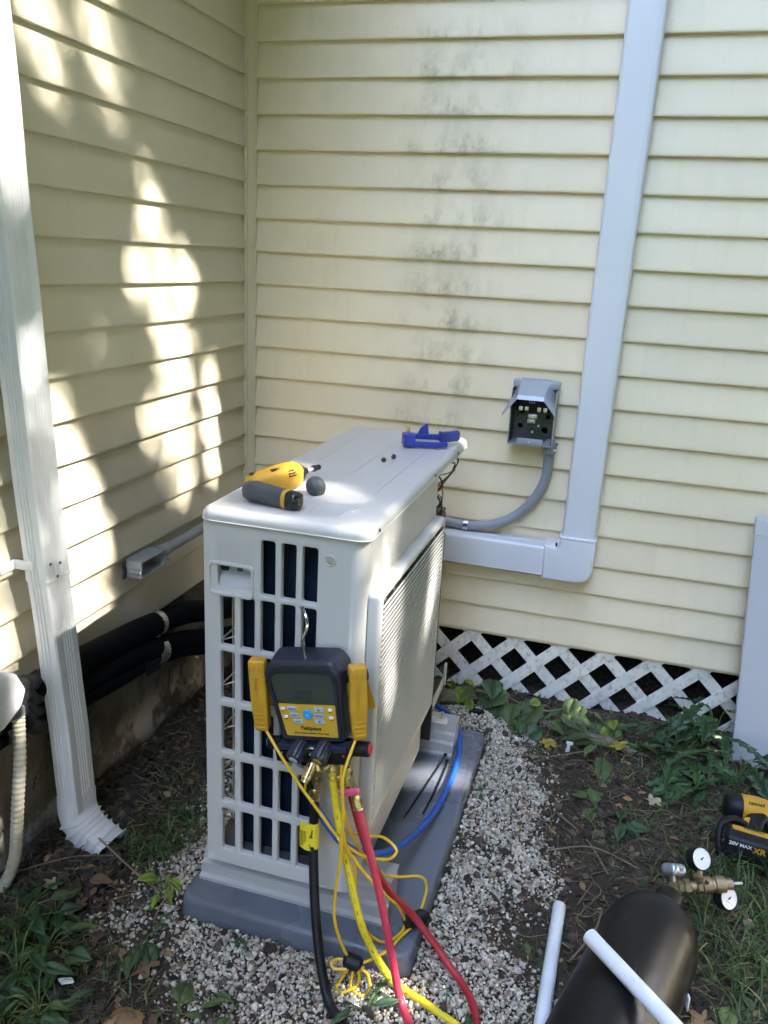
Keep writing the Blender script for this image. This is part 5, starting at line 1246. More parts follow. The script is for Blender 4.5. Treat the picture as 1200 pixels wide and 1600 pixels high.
# ------------------------------------------------------------------ loose bits on the ground
def lump(name, lab, cat, loc, size, mt, seed, rot=0.0, fr_=9.0, amp=.25):
    mb = MB(); bmesh.ops.create_icosphere(mb.bm, subdivisions=4, radius=1)
    rm = Matrix.Rotation(rot, 3, 'Z')
    for v in mb.bm.verts:
        n_ = amp*noise.noise(v.co*1.6+V(seed, 0, 0))+.10*noise.noise(V(v.co.x*2, v.co.y*7, v.co.z*7)+V(seed, 3, 0))
        c = v.co*(1+n_); v.co = rm @ V(c.x*size[0], c.y*size[1], c.z*size[2])+Vector(loc)
    return tag(obj(name, mb, mt, smooth=60), lab, cat)
lump('log', 'short weathered piece of wood lying behind the unit by the lattice', 'wood', (.800, -.165, .040), (.085, .026, .024), 'log', 2, R(25))
lump('log', 'split grey piece of wood among the weeds in front of the lattice', 'wood', (1.235, -.195, .016), (.13, .022, .020), 'log', 5, R(-14))
lump('log', 'thin bleached wood strip lying beside the split grey log', 'wood', (1.32, -.222, .012), (.11, .010, .009), 'log', 8, R(-10))
lump('rock', 'reddish brown rock at the bottom edge among the leaves', 'rock', (.475, -1.545, .010), (.036, .024, .018), 'leaf_brown', 11, .4)
lump('rock', 'pale rock on the gravel behind the pad near the vine', 'rock', (.905, -.225, .036), (.026, .016, .012), 'pebble', 14, .4)
# flat paving stones under the downspout, uneven and half grown over
def in_poly(x, y, P):
    c = False
    for i in range(len(P)):
        (x0, y0), (x1, y1) = P[i-1], P[i]
        if (y0 > y) != (y1 > y) and x < (x1-x0)*(y-y0)/(y1-y0)+x0: c = not c
    return c
SLABS = [('dark damp paving stone under the downspout elbow', [(-.03, -1.39), (.14, -1.37), (.225, -1.30), (.235, -1.19), (.19, -1.125), (-.03, -1.11)], .012), ('dark damp paving stone behind the downspout along the foundation', [(-.03, -1.09), (.15, -1.08), (.165, -.97), (.13, -.875), (.02, -.84), (-.03, -.86)], .016)]
def slab_z(x, y, P, top):
    return top+.006*noise.noise((x*14, y*14, top*900))+.003*noise.noise((x*45, y*45, 1))
for lab, P, top in SLABS:
    P = [(p[0], p[1]) for p in rpoly(P, .02, 3)]; c = (sum(p[0] for p in P)/len(P), sum(p[1] for p in P)/len(P)); rings = []
    P = [p for q in range(len(P)) for p in [tuple(Vector(P[q-1]).lerp(Vector(P[q]), t)) for t in (0, .33, .66)]]
    for f_, dz in ((1.0, -.05), (1.0, -.006), (.985, 0), (.9, 0), (.8, 0), (.68, 0), (.55, 0), (.42, 0), (.28, 0), (.14, 0), (.03, 0)):
        rings.append([(c[0]+(x-c[0])*(f_+.02*noise.noise((x*25, y*25, 3))), c[1]+(y-c[1])*(f_+.02*noise.noise((x*25, y*25, 7))), 0) for x, y in P])
        rings[-1] = [(x, y, slab_z(x, y, P, top)+dz) for x, y, _ in rings[-1]]
    tag(obj('paving_stone', MB().loft(rings, True, True), 'slab', smooth=50), lab, 'paving stone', 'damp paving stones by the downspout')
def gz(x, y):
    """height of whatever bare surface lies at this point"""
    h = gh(x, y)
    for _, P, top in SLABS:
        if in_poly(x, y, P): h = max(h, slab_z(x, y, P, top))
    return h
# white plastic clip and paper scrap
mb = MB(); mb.box((1.203, -.292, .020), (.010, .008, .030), .002).box((1.205, -.294, .034), (.020, .007, .009), .002).box((1.199, -.290, .006), (.006, .006, .012), .001)
tag(obj('plastic_clip', mb, 'white'), 'small white plastic clip standing in the dirt near the lattice', 'plastic clip')
mb = MB(); mb.prism(rpoly([(.300, -1.512), (.326, -1.500), (.340, -1.508), (.318, -1.520)], .003, 2), 'z', .016, .020, .001, 1)
tag(obj('paper_scrap', mb, 'white'), 'small white paper scrap among the weeds in the lower left corner', 'paper scrap')
mb = MB(); mb.tube([(.918, -.170, .042), (.985, -.150, .044)], .003, 8)
tag(obj('plastic_stick', mb, 'pvc'), 'thin white plastic stick on the leaves behind the pad', 'plastic stick')

# ------------------------------------------------------------------ leaves and plants
def leaf_mesh(kind, seed):
    r_ = random.Random(seed); n = 18 if kind == 'lobed' else 10; rows = []
    for i in range(n+1):
        t = i/n
        if kind == 'ovate': w_ = .30*math.sin(math.pi*min(1, t**.75))*(1-.25*t)+.002
        elif kind == 'round': w_ = .44*math.sin(math.pi*min(1, (t*.93+.05)**.8))+.002
        elif kind == 'lance': w_ = .15*math.sin(math.pi*t**.8)+.002
        else: w_ = (.17*math.sin(math.pi*t**1.1)+.03*t*(1-t))*(1.0 if i % 3 == 1 else .62 if i % 3 == 2 else .34)*r_.uniform(.85, 1.1)+.006
        z = -.30*t*t+.10*t+.02*r_.uniform(-1, 1); cup = .10+.06*r_.random()
        sk = .02*r_.uniform(-1, 1); wl, wr = w_*(1+.1*r_.uniform(-1, 1)), w_*(1+.1*r_.uniform(-1, 1))
        back = -.035 if kind == 'lobed' and i % 3 == 1 else 0
        rows.append([(-wl, t+back, z+wl*cup*1.6+sk), (-wl*.5, t+back*.4, z+wl*.35), (0, t, z-.012), (wr*.5, t+back*.4, z+wr*.35), (wr, t+back, z+wr*cup*1.6-sk)])
    mb = MB(); mb.loft(rows, closed=False); return mb.mesh('leaf_'+kind, 60)
def maple_mesh(seed):
    r_ = random.Random(seed); mb = MB(); k = 40; ring = []
    for j in range(k):
        a = 2*math.pi*j/k; lob = .55+.30*abs(math.cos(2.5*a))**1.3+.10*math.cos(5*a+1)+.08*r_.uniform(-1, 1)
        if abs(a-1.5*math.pi) < .25: lob *= .45
        ring.append((lob*math.cos(a), lob*math.sin(a)))
    rows = [[(x*s_, y*s_, .06*math.sin(3*x*s_+seed)+.10*(x*s_)**2+.05*math.sin(7*y*s_)) for x, y in ring] for s_ in (.02, .35, .7, 1.0)]
    mb.loft(rows, True, False); return mb.mesh('leaf_maple', 60)
LM = {k: [leaf_mesh(k, s_) for s_ in range(4)] for k in ('ovate', 'round', 'lance', 'lobed')}
LM['maple'] = [maple_mesh(s_) for s_ in range(3)]
_lm = {}
def leaf_obj(kind, mt, i):
    key = (kind, mt, i)
    if key not in _lm:
        me = LM[kind][i].copy(); me.materials.clear(); me.materials.append(M[mt]); _lm[key] = me
    return bpy.data.objects.new('leaf', _lm[key])
def put_leaf(parent, kind, mt, pos, az, pitch, roll, size, wscale=1.0):
    o = leaf_obj(kind, mt, random.randrange(len(LM[kind]))); COL.objects.link(o); o.parent = parent
    mtx = Matrix.Translation(pos) @ Matrix.Rotation(az-math.pi/2, 4, 'Z') @ Matrix.Rotation(pitch, 4, 'X') @ Matrix.Rotation(roll, 4, 'Y') @ Matrix.Diagonal((size*wscale, size, size, 1))
    o.matrix_basis = root_of(parent).matrix_basis.inverted() @ mtx; return o
def plant(name, lab, cat, loc, kind, mt, n, size, h, spread, group=None, az0=None, azw=math.pi, low=.05):
    loc = V(loc[0], loc[1], gh(loc[0], loc[1])); t = thing(name, lab, cat, loc, None, group); mb = MB(); hub = loc+V(0, 0, .003)
    for i in range(n):
        az = (az0 if az0 is not None else 0)+random.uniform(-azw, azw); rr = spread*random.uniform(.25, 1); hh = h*random.uniform(low, 1)
        p = hub+V(math.cos(az)*rr, math.sin(az)*rr, hh)
        mb.tube(crom([hub, hub*.5+p*.5+V(0, 0, hh*.35), p], 4), .0013, 5)
        put_leaf(t, kind, mt if isinstance(mt, str) else random.choice(mt), p, az+random.uniform(-.5, .5), random.uniform(-.25, .35), random.uniform(-.45, .45), size*random.uniform(.65, 1.15))
    obj('stem', mb, 'stem', t); return t
# climbing vine in front of the lattice, leaf by leaf
vine = thing('vine', 'trailing vine with round green leaves along the foot of the lattice', 'vine', (1.0, -.14, 0))
nodes = [(.80, -.120, .03), (.87, -.125, .07), (.93, -.10, .09), (.99, -.125, .06), (1.06, -.150, .05), (1.13, -.170, .06), (1.20, -.150, .08), (1.27, -.130, .06)]
obj('stem', MB().tube(crom(nodes, 6), .0020, 6), 'twig', vine)
for x, y, z, s_, k in ((.865, -.150, .085, .060, 'ovate'), (.900, -.135, .105, .055, 'ovate'), (.935, -.130, .110, .075, 'round'), (.905, -.160, .055, .055, 'round'), (.990, -.150, .085, .072, 'round'), (1.015, -.170, .060, .075, 'round'), (.970, -.165, .045, .065, 'round'), (1.10, -.165, .075, .105, 'round'), (1.085, -.190, .050, .075, 'round'), (1.055, -.205, .035, .065, 'round'), (1.165, -.175, .070, .11, 'ovate'), (1.20, -.145, .105, .062, 'round'), (1.20, -.185, .070, .055, 'round'), (1.115, -.235, .030, .070, 'round'), (1.03, -.235, .030, .060, 'round'), (1.14, -.215, .045, .06, 'round'), (.955, -.19, .03, .06, 'round'), (1.26, -.14, .07, .06, 'ovate')):
    put_leaf(vine, k, random.choice(['leaf_mid', 'leaf_mid', 'leaf_dark']), V(x, y, z), R(random.uniform(200, 340)), random.uniform(-.5, -.05), random.uniform(-.4, .4), s_*random.uniform(.9, 1.1), 1.0)
for q_ in range(38):
    x = random.uniform(.80, 1.36); y = -.105-abs(random.gauss(0, .065))-.05*max(0, x-1.1)
    put_leaf(vine, random.choice(['round', 'round', 'ovate']), random.choice(['leaf_mid', 'leaf_mid', 'leaf_dark', 'leaf_lime']), V(x, y, .02+random.uniform(.0, .07)*(1 if y > -.19 else .4)), R(random.uniform(190, 350)), random.uniform(-.5, .05), random.uniform(-.5, .5), random.uniform(.030, .062))
plant('weed', 'bright lime green weed lit by the sun beside the rear of the pad', 'weed', (.835, -.135), 'ovate', ['leaf_lime', 'leaf_lime', 'leaf_mid'], 11, .060, .13, .075, 'weeds along the lattice')
plant('weed', 'small lime green sprig poking up behind the blue hose', 'weed', (.790, -.21), 'ovate', 'leaf_lime', 5, .050, .09, .04, 'weeds along the lattice')
plant('weed', 'yellowing curled weed in the dirt below the vine', 'weed', (1.135, -.285), 'maple', 'leaf_yellow', 3, .026, .022, .016, 'weeds along the lattice')
plant('weed', 'weed with drooping wide leaves in front of the grey log', 'weed', (1.33, -.25), 'ovate', 'leaf_mid', 7, .10, .05, .09, 'weeds along the lattice')
for x, y, n, s_, h, sp, lab in ((1.635, -.075, 16, .17, .16, .10, 'tall jagged leaved weed growing against the leaning panel'), (1.545, -.20, 15, .15, .07, .10, 'spreading jagged leaved weed with leaves flat on the dirt'), (1.70, -.24, 14, .16, .10, .10, 'jagged leaved weed in front of the leaning panel foot'), (1.60, -.33, 12, .12, .05, .08, 'jagged leaved weed just above the impact driver'), (1.47, -.10, 9, .10, .06, .08, 'smaller jagged leaved weed under the lattice edge'), (1.80, -.34, 13, .16, .12, .10, 'jagged leaved weed at the right edge of the photo')):
    plant('broad_weed', lab, 'weed', (x, y), 'lobed', ['leaf_lobed', 'leaf_lobed', 'leaf_dark'], n, s_, h, sp, 'jagged leaved weeds by the panel')
for x, y, k, n, s_, h, sp, lab in ((.135, -1.42, 'ovate', 18, .050, .07, .09, 'leafy weed in the left corner below the drain hose'), (.235, -1.455, 'ovate', 16, .055, .04, .09, 'flat leaved weed left of the brown maple leaf'), (.225, -1.53, 'lance', 16, .065, .09, .07, 'narrow leaved weed at the left edge'), (.315, -1.585, 'lance', 14, .060, .08, .06, 'narrow leaved weed at the lower left corner'), (.270, -1.620, 'ovate', 14, .052, .08, .08, 'pale leaved weed cut by the lower left corner'), (.405, -1.365, 'ovate', 7, .065, .03, .05, 'low weed with dull green leaves on the gravel edge'), (.180, -1.36, 'lance', 9, .05, .05, .06, 'small weed with narrow leaves by the paving stone')):
    plant('weed', lab, 'weed', (x, y), k, ['leaf_dark', 'leaf_dark', 'leaf_mid'], n, s_, h, sp, 'weeds in the lower left corner')
plant('weed', 'little sunlit yellow green weed at the left front corner of the pad', 'weed', (.375, -1.235), 'ovate', 'leaf_lime', 8, .042, .075, .03, None)
for x, y, lab in ((.660, -1.452, 'drooping green leaves in the gravel left of the black hose'), (.905, -1.395, 'pale green leaves in the gravel under the yellow coil'), (.560, -1.50, 'small green sprout in the gravel at the bottom edge'), (1.10, -1.385, 'dark green leaves in the gravel right of the red hose'), (1.30, -.545, 'flat dark weed in the bare dirt left of the driver'), (1.36, -.62, 'flat weed with small dark leaves in the bare dirt'), (1.56, -1.20, 'flat leaves on the dirt right of the black cylinder'), (1.62, -1.07, 'grey green leaves among the grass right of the black cylinder'), (1.51, -1.30, 'broad leaf weed at the bottom right beside the cylinder'), (.99, -.62, 'tiny weed at the right edge of the pad')):
    plant('weed', lab, 'weed', (x, y), random.choice(['ovate', 'lance']), random.choice(['leaf_dark', 'leaf_mid']), 5, .060 if x != .99 else .03, .025, .035, 'small weeds in the gravel and dirt')
# dead leaves
for x, y, z, s_, mt, kind, lab in ((.445, -1.430, .020, .036, 'leaf_brown', 'maple', 'large brown and yellow maple leaf on the gravel at lower left'), (.130, -1.300, .022, .026, 'leaf_tan', 'maple', 'bleached torn leaf on the damp paving stone'), (.222, -1.330, .020, .022, 'leaf_brown', 'maple', 'curled brown leaf at the edge of the paving stone'), (1.35, -.255, .035, .036, 'leaf_yellow', 'maple', 'pale yellow leaf in front of the split log'), (1.645, -.655, .03, .035, 'leaf_mid', 'maple', 'green heart shaped leaf left of the driver battery'), (1.535, -1.185, .012, .035, 'leaf_brown', 'maple', 'brown leaf beside the lower right side of the cylinder'), (.20, -1.262, .022, .06, 'leaf_brown', 'ovate', 'dark wet dead leaf beside the elbow outlet'), (.60, -1.315, .012, .05, 'leaf_dark', 'ovate', 'dull green leaf lying on gravel before the pad'), (1.45, -.47, .012, .03, 'leaf_tan', 'maple', 'small tan leaf on the bare dirt'), (1.30, -.40, .012, .026, 'leaf_brown', 'maple', 'small brown leaf on the dirt beyond the gravel'), (1.02, -.27, .015, .03, 'leaf_tan', 'maple', 'tan leaf on the gravel under the vine')):
    o = leaf_obj(kind, mt, 0); o.name = 'fallen_leaf'; COL.objects.link(o)
    o.matrix_world = Matrix.Translation((x, y, max(z, gz(x, y)+.010))) @ Matrix.Rotation(random.uniform(0, 6.28), 4, 'Z') @ Matrix.Rotation(random.uniform(-.25, .25), 4, 'X') @ Matrix.Scale(s_, 4)
    tag(o, lab, 'leaf', 'fallen leaves')
# twigs one can tell apart
for pts, r, lab in (([(.195, -1.215, .100), (.27, -1.225, .06), (.33, -1.235, .035), (.40, -1.25, .018), (.455, -1.275, .012)], .0026, 'long bent twig reaching from the elbow to the pad corner'), ([(.02, -1.30, .02), (.12, -1.22, .03), (.20, -1.17, .018)], .0018, 'thin dry stalk lying across the damp paving stone'), ([(1.19, -.78, .012), (1.30, -.74, .02), (1.42, -.78, .016)], .0022, 'dry twig on the dirt above the left pvc pipe'), ([(1.20, -.62, .012), (1.28, -.70, .012), (1.34, -.82, .014)], .0026, 'dark twig across the bare dirt'), ([(1.33, -.95, .012), (1.315, -1.04, .03), (1.27, -1.12, .012)], .0024, 'forked twig between the pvc pipe and the cylinder'), ([(1.08, -.38, .015), (1.16, -.35, .012), (1.25, -.30, .02)], .0020, 'yellowish straw stalk on the dirt under the weeds'), ([(.43, -1.285, .08), (.405, -1.30, .045), (.40, -1.32, .015)], .0018, 'short twig leaning on the front left pad corner')):
    tag(obj('twig', MB().tube(crom(pts, 6), r, 6), 'twig'), lab, 'twig', 'twigs on the ground')

# ------------------------------------------------------------------ gravel, crumbs, straw, grass
ico = bmesh.new(); bmesh.ops.create_icosphere(ico, subdivisions=1, radius=1); IV = np.array([v.co for v in ico.verts]); IF = np.array([[v.index for v in f.verts] for f in ico.faces]); ico.free()
pp_ = []; tries = 0
while len(pp_) < 30000 and tries < 230000:
    tries += 1
    x, y = random.uniform(.22, 1.36), random.uniform(-1.68, -.10)
    if PADX[0]-.004 < x < PADX[1]+.004 and PADY[0]-.004 < y < PADY[1]+.004: continue
    d_ = in_gravel(x, y)
    if d_ < -.14: continue
    if d_ < .04 and random.random() > max(.02, (d_+.10)/.14)**2.2: continue
    bare = noise.noise((x*4.2, y*4.2, 12.0))
    if bare > .30 and random.random() < .55: continue
    pp_.append((x, y))
N = len(pp_); sz = np.clip(rng.lognormal(math.log(.0032), .36, N), .0014, .0085)
pos = np.array([(x, y, gh(x, y)+s_*.25+random.uniform(0, .006)) for (x, y), s_ in zip(pp_, sz)])
sc_ = np.stack([sz*rng.uniform(.75, 1.35, N), sz*rng.uniform(.7, 1.2, N), sz*rng.uniform(.45, .9, N)], 1)
# several chip shapes so the bed does not repeat
tin = np.clip(rng.normal(.95, .22, (N, 1)), .3, 1.6)*(1+rng.normal(0, .04, (N, 3))+np.array([[.02, 0, -.03]]))
brn = rng.random(N) < .16; tin[brn] *= np.array([[.55, .45, .36]])
meshes = []
vv_, ff_, tt_ = [], [], []; off = 0
for s_ in range(6):
    bv = IV.copy(); bv = bv*(1+rng.uniform(-.32, .25, (len(bv), 1))); sel = np.arange(s_, N, 6)
    me = None
    v = np.einsum('nij,nvj->nvi', rand_rot(len(sel), .6), bv[None]*sc_[sel][:, None, :])+pos[sel][:, None, :]
    vv_.append(v.reshape(-1, 3)); ff_.append((IF[None]+(np.arange(len(sel))*len(bv))[:, None, None]).reshape(-1, 3)+off); tt_.append(np.repeat(tin[sel], len(bv), 0)); off += len(sel)*len(bv)
gravel = obj('gravel', np_mesh('gravel', np.concatenate(vv_), np.concatenate(ff_), np.concatenate(tt_)), 'pebble')
tag(gravel, 'pale limestone gravel spread around the dark pad', 'gravel', kind='stuff')
# soil crumbs over the bare dirt
cr = []
while len(cr) < 15000:
    x, y = random.uniform(-.0, 2.0), random.uniform(-1.72, .03)
    if PADX[0]-.006 < x < PADX[1]+.006 and PADY[0]-.006 < y < PADY[1]+.006: continue
    if in_gravel(x, y) > .02 and random.random() < .55: continue
    cr.append((x, y))
N = len(cr); sz = np.clip(rng.lognormal(math.log(.0032), .62, N), .0012, .017)
pos = np.array([(x, y, gz(x, y)+s_*.2) for (x, y), s_ in zip(cr, sz)])
tin = np.clip(rng.normal(1.0, .35, (N, 1)), .3, 2.2)*np.ones((1, 3)); pick = rng.random(N) < .05; tin[pick] *= 5.0
soil = obj('soil_crumbs', scatter('soil_crumbs', IV*(1+rng.uniform(-.3, .3, (len(IV), 1))), IF, pos, rand_rot(N), np.stack([sz*rng.uniform(.7, 1.4, N), sz, sz*rng.uniform(.5, .9, N)], 1), tin), 'crumb')
tag(soil, 'loose crumbs of dark soil strewn over the yard', 'soil', kind='stuff')
# dry straw and fine twigs
SV = []; SFc = []
for i in range(5):
    t = i/4-.5; z = .10*math.sin(t*5)-.02; 
    for j in range(3): SV.append((t, .020*math.cos(2.094*j), z*.3+.020*math.sin(2.094*j)))
for i in range(4):
    for j in range(3): a_, b_ = i*3+j, i*3+(j+1) % 3; SFc.append((a_, b_, b_+3, a_+3))
SV, SFc = np.array(SV), np.array(SFc)
st_ = []
while len(st_) < 5200:
    x, y = random.uniform(.0, 2.0), random.uniform(-1.72, .0)
    if PADX[0]-.02 < x < PADX[1]+.02 and PADY[0]-.02 < y < PADY[1]+.02: continue
    if in_gravel(x, y) > .02 and random.random() < .90: continue
    st_.append((x, y))
N = len(st_); ln = rng.uniform(.018, .075, N)
pos = np.array([(x, y, gz(x, y)+.004+abs(random.gauss(0, .004))) for x, y in st_])
tin = np.clip(rng.normal(.52, .32, (N, 1)), .12, 1.7)*np.array([[1, .96, .88]])
straw = obj('dry_straw', scatter('dry_straw', SV, SFc, pos, rand_rot(N, .16), np.stack([ln, np.full(N, .05)*rng.uniform(.6, 1.5, N), np.full(N, .05)], 1), tin), 'straw')
tag(straw, 'dry straw and fine twigs scattered over the dirt', 'straw', kind='stuff')
# long thin stems and roots lying about
RV = []; RF = []
for i in range(9):
    t = i/8-.5; yb_, zb_ = .16*math.sin(t*4.2)+.05*math.sin(t*11), .05*math.cos(t*5)
    for j in range(3): RV.append((t, yb_+.012*math.cos(2.094*j), zb_+.012*math.sin(2.094*j)))
for i in range(8):
    for j in range(3): a_, b_ = i*3+j, i*3+(j+1) % 3; RF.append((a_, b_, b_+3, a_+3))
rt_ = []
while len(rt_) < 420:
    x, y = random.uniform(.02, 1.95), random.uniform(-1.70, -.03)
    if PADX[0]-.07 < x < PADX[1]+.07 and PADY[0]-.07 < y < PADY[1]+.07: continue
    if in_gravel(x, y) > .0 and random.random() < .93: continue
    rt_.append((x, y))
N = len(rt_); ln = rng.uniform(.05, .16, N)
pos = np.array([(x, y, gz(x, y)+.005+abs(random.gauss(0, .004))) for x, y in rt_])
tin = np.clip(rng.normal(.62, .35, (N, 1)), .15, 1.7)*np.array([[1, .93, .84]])
rts = obj('dry_stems', scatter('dry_stems', np.array(RV), np.array(RF), pos, rand_rot(N, .12), np.stack([ln, ln*rng.uniform(.6, 1.4, N), np.full(N, .09)], 1), tin, True), 'straw')
tag(rts, 'long thin dry stems and roots lying across the dirt', 'stems', kind='stuff')
# small leaf litter
QV = np.array([(-.5, 0, .0), (-.15, .28, .05), (.2, .24, .09), (.55, .02, .02), (.2, -.26, .10), (-.15, -.25, .04)]); QF = np.array([(0, 1, 5), (1, 2, 4), (1, 4, 5), (2, 3, 4)])
lt = []
while len(lt) < 2300:
    x, y = random.uniform(.0, 1.95), random.uniform(-1.70, .02)
    if PADX[0]-.02 < x < PADX[1]+.02 and PADY[0]-.02 < y < PADY[1]+.02: continue
    if in_gravel(x, y) > .0 and random.random() < .88: continue
    lt.append((x, y))
N = len(lt); ls = rng.uniform(.008, .030, N)
pos = np.array([(x, y, gz(x, y)+.005) for x, y in lt])
base = np.array([(1.0, .9, .8), (.6, .5, .45), (1.6, 1.5, 1.2), (.35, .75, .35), (.5, .95, .5), (2.0, 1.7, 1.0)])[rng.choice(6, N, p=[.3, .25, .1, .2, .12, .03])]
lit = obj('leaf_litter', scatter('leaf_litter', QV, QF, pos, rand_rot(N, .35), np.stack([ls, ls, ls], 1), base*rng.uniform(.6, 1.2, (N, 1))), 'litter')
tag(lit, 'small dead and green leaf scraps strewn over the dirt', 'leaf litter', kind='stuff')
# grass blades
GV, GF = [], []
for i in range(5):
    t = i/4; w_ = .5*(1-t)**.7+.02; GV += [(-w_, .55*t*t, t*(1-.35*t)), (w_, .55*t*t, t*(1-.35*t))]
for i in range(4): GF.append((2*i, 2*i+1, 2*i+3, 2*i+2))
GV, GF = np.array(GV), np.array(GF)
gb = []
def tuft(cx, cy, r, n, hmin, hmax):
    for _ in range(n):
        a, rr = random.uniform(0, 6.283), r*math.sqrt(random.random()); x, y = cx+rr*math.cos(a), cy+rr*math.sin(a)
        if PADX[0]-.01 < x < PADX[1]+.01 and PADY[0]-.01 < y < PADY[1]+.01: continue
        if x < -.005 or y > 0: continue
        # keep blades out of the cylinder
        w0 = V(x, y, 0)-V(n0.x, n0.y, 0); al = w0.dot(ca)
        if al > -.02 and abs(w0.dot(V(-ca.y, ca.x, 0))) < .10: continue
        gb.append((x, y, random.uniform(hmin, hmax)))
for c in ((1.60, -.74, .10, 130, .05, .15), (1.69, -.76, .10, 150, .05, .17), (1.66, -.90, .12, 170, .05, .16), (1.56, -.83, .05, 40, .04, .12), (1.60, -1.00, .09, 110, .04, .13), (1.68, -1.06, .12, 130, .04, .12), (1.52, -1.15, .06, 35, .03, .08), (1.62, -1.22, .14, 110, .03, .10), (1.78, -.62, .14, 160, .06, .18), (1.85, -.95, .2, 200, .05, .15), (1.75, -.40, .12, 60, .04, .12),
          (.245, -1.09, .06, 90, .04, .11), (.275, -1.00, .06, 80, .04, .12), (.30, -1.13, .06, 80, .03, .10), (.26, -.90, .06, 40, .03, .08), (.34, -1.06, .05, 60, .04, .10), (.20, -.82, .06, 30, .03, .07), (.11, -1.46, .12, 110, .03, .09), (.24, -1.57, .12, 120, .03, .10), (.38, -1.53, .10, 80, .02, .07), (.50, -1.56, .12, 60, .02, .06), (.33, -1.42, .08, 50, .02, .06), (1.40, -.45, .14, 60, .02, .05), (1.30, -.75, .16, 80, .015, .04), (1.42, -.72, .10, 60, .02, .05), (1.50, -.55, .12, 90, .02, .07), (1.40, -.28, .10, 70, .03, .08), (1.55, -.46, .10, 80, .03, .08), (1.05, -1.45, .14, 50, .02, .06), (1.13, -.30, .08, 40, .02, .05)):
    tuft(*c)
N = len(gb); hh = np.array([g[2] for g in gb]); pos = np.array([(g[0], g[1], gh(g[0], g[1])-.002) for g in gb])
a = rng.uniform(0, 2*np.pi, N); z = np.zeros(N); ca_, sa_ = np.cos(a), np.sin(a)
Rz_ = np.stack([np.stack([ca_, -sa_, z], -1), np.stack([sa_, ca_, z], -1), np.stack([z, z, z+1], -1)], 1)
tl = rng.normal(-.45, .38, N); ct, st2 = np.cos(tl), np.sin(tl)
Rx_ = np.stack([np.stack([z+1, z, z], -1), np.stack([z, ct, -st2], -1), np.stack([z, st2, ct], -1)], 1)
tin = np.clip(rng.normal(1.0, .3, (N, 1)), .35, 1.8)*(np.array([[1, 1, 1]])+(rng.random((N, 1)) < .16)*np.array([[2.6, .9, 1.2]]))
grass = obj('grass', scatter('grass', GV, GF, pos, Rz_ @ Rx_, np.stack([rng.uniform(.0022, .0050, N), hh, hh], 1), tin, True), 'grass')
tag(grass, 'rough grass blades growing in tufts over the dirt', 'grass', kind='stuff')

# ------------------------------------------------------------------ unseen trees added to block skylight
def screen_tree(x, y, h, r, lab):
    t = thing('screen_tree', lab, 'tree', (x, y, 0), group='added trees that block skylight round the yard'); n_ = 6000
    u_ = rng.normal(0, 1, (n_, 3)); u_ /= np.linalg.norm(u_, axis=1)[:, None]; rr = rng.uniform(.35, 1, n_)**.5
    lump_ = np.array([.75+.45*noise.noise((a_[0]*2+x, a_[1]*2+y, a_[2]*2)) for a_ in u_])
    p_ = u_*(rr*lump_)[:, None]*np.array([[r, r, h*.52]])+np.array([[x, y, h*.49]]); p_[:, 2] = np.maximum(p_[:, 2], .15)
    l_ = rng.uniform(.22, .42, n_)
    obj('crown', scatter('crown', BV, BF, p_, rand_rot(n_), np.stack([l_, l_, l_], 1), np.ones((n_, 3))), 'canopy', t)
    obj('trunk', MB().tube([(x, y, 0), (x+.05, y, h*.3), (x, y+.08, h*.7)], [.16, .12, .04], 10), 'bark', t)
BV = np.array([(-.5, 0, 0), (-.2, .28, .03), (.2, .22, .05), (.55, 0, 0), (.2, -.22, .05), (-.2, -.28, .03)]); BF = np.array([(0, 1, 2, 3), (0, 3, 4, 5)])
for x, y, h, r, lab in ((-9, -17, 9.5, 3.4, 'added round shading tree at the far left behind the viewer'), (-4.5, -18.5, 10.5, 3.4, 'added tall shading tree behind the viewer, second from the left'), (0, -18, 9.5, 3.4, 'added shading tree straight behind the viewer'), (4.5, -18.5, 10.5, 3.4, 'added tall shading tree behind the viewer, right of centre'), (9, -16, 10, 3.2, 'added shading tree at the far right behind the viewer'), (9.4, -.9, 6.0, 2.0, 'added shading tree opposite the corner of the siding'), (9.8, 2.2, 6.2, 2.2, 'added shading tree behind the house line across the yard'), (8.4, -4.9, 9.5, 2.5, 'added tall shading tree second from the house across the yard'), (6.6, -6.4, 8.5, 2.2, 'added shading tree standing nearer than the rest across the yard'), (8.2, -9.5, 10.0, 2.8, 'added shading tree, broad and tall, in the far corner of the yard'), (11.5, -2.8, 8.0, 2.4, 'added shading tree in the second row across the yard'), (5.6, -4.6, 8.2, 1.9, 'added shading tree nearest to the house corner on the open side'), (5.0, -8.2, 9.5, 2.4, 'added broad shading tree closing the yard on its open side'), (3.6, -7.0, 8.6, 2.0, 'added shading tree standing level with the end of the siding'), (7.2, -3.6, 6.4, 1.6, 'added slim shading tree between two taller ones across the yard')):
    screen_tree(x, y, h, r, lab)
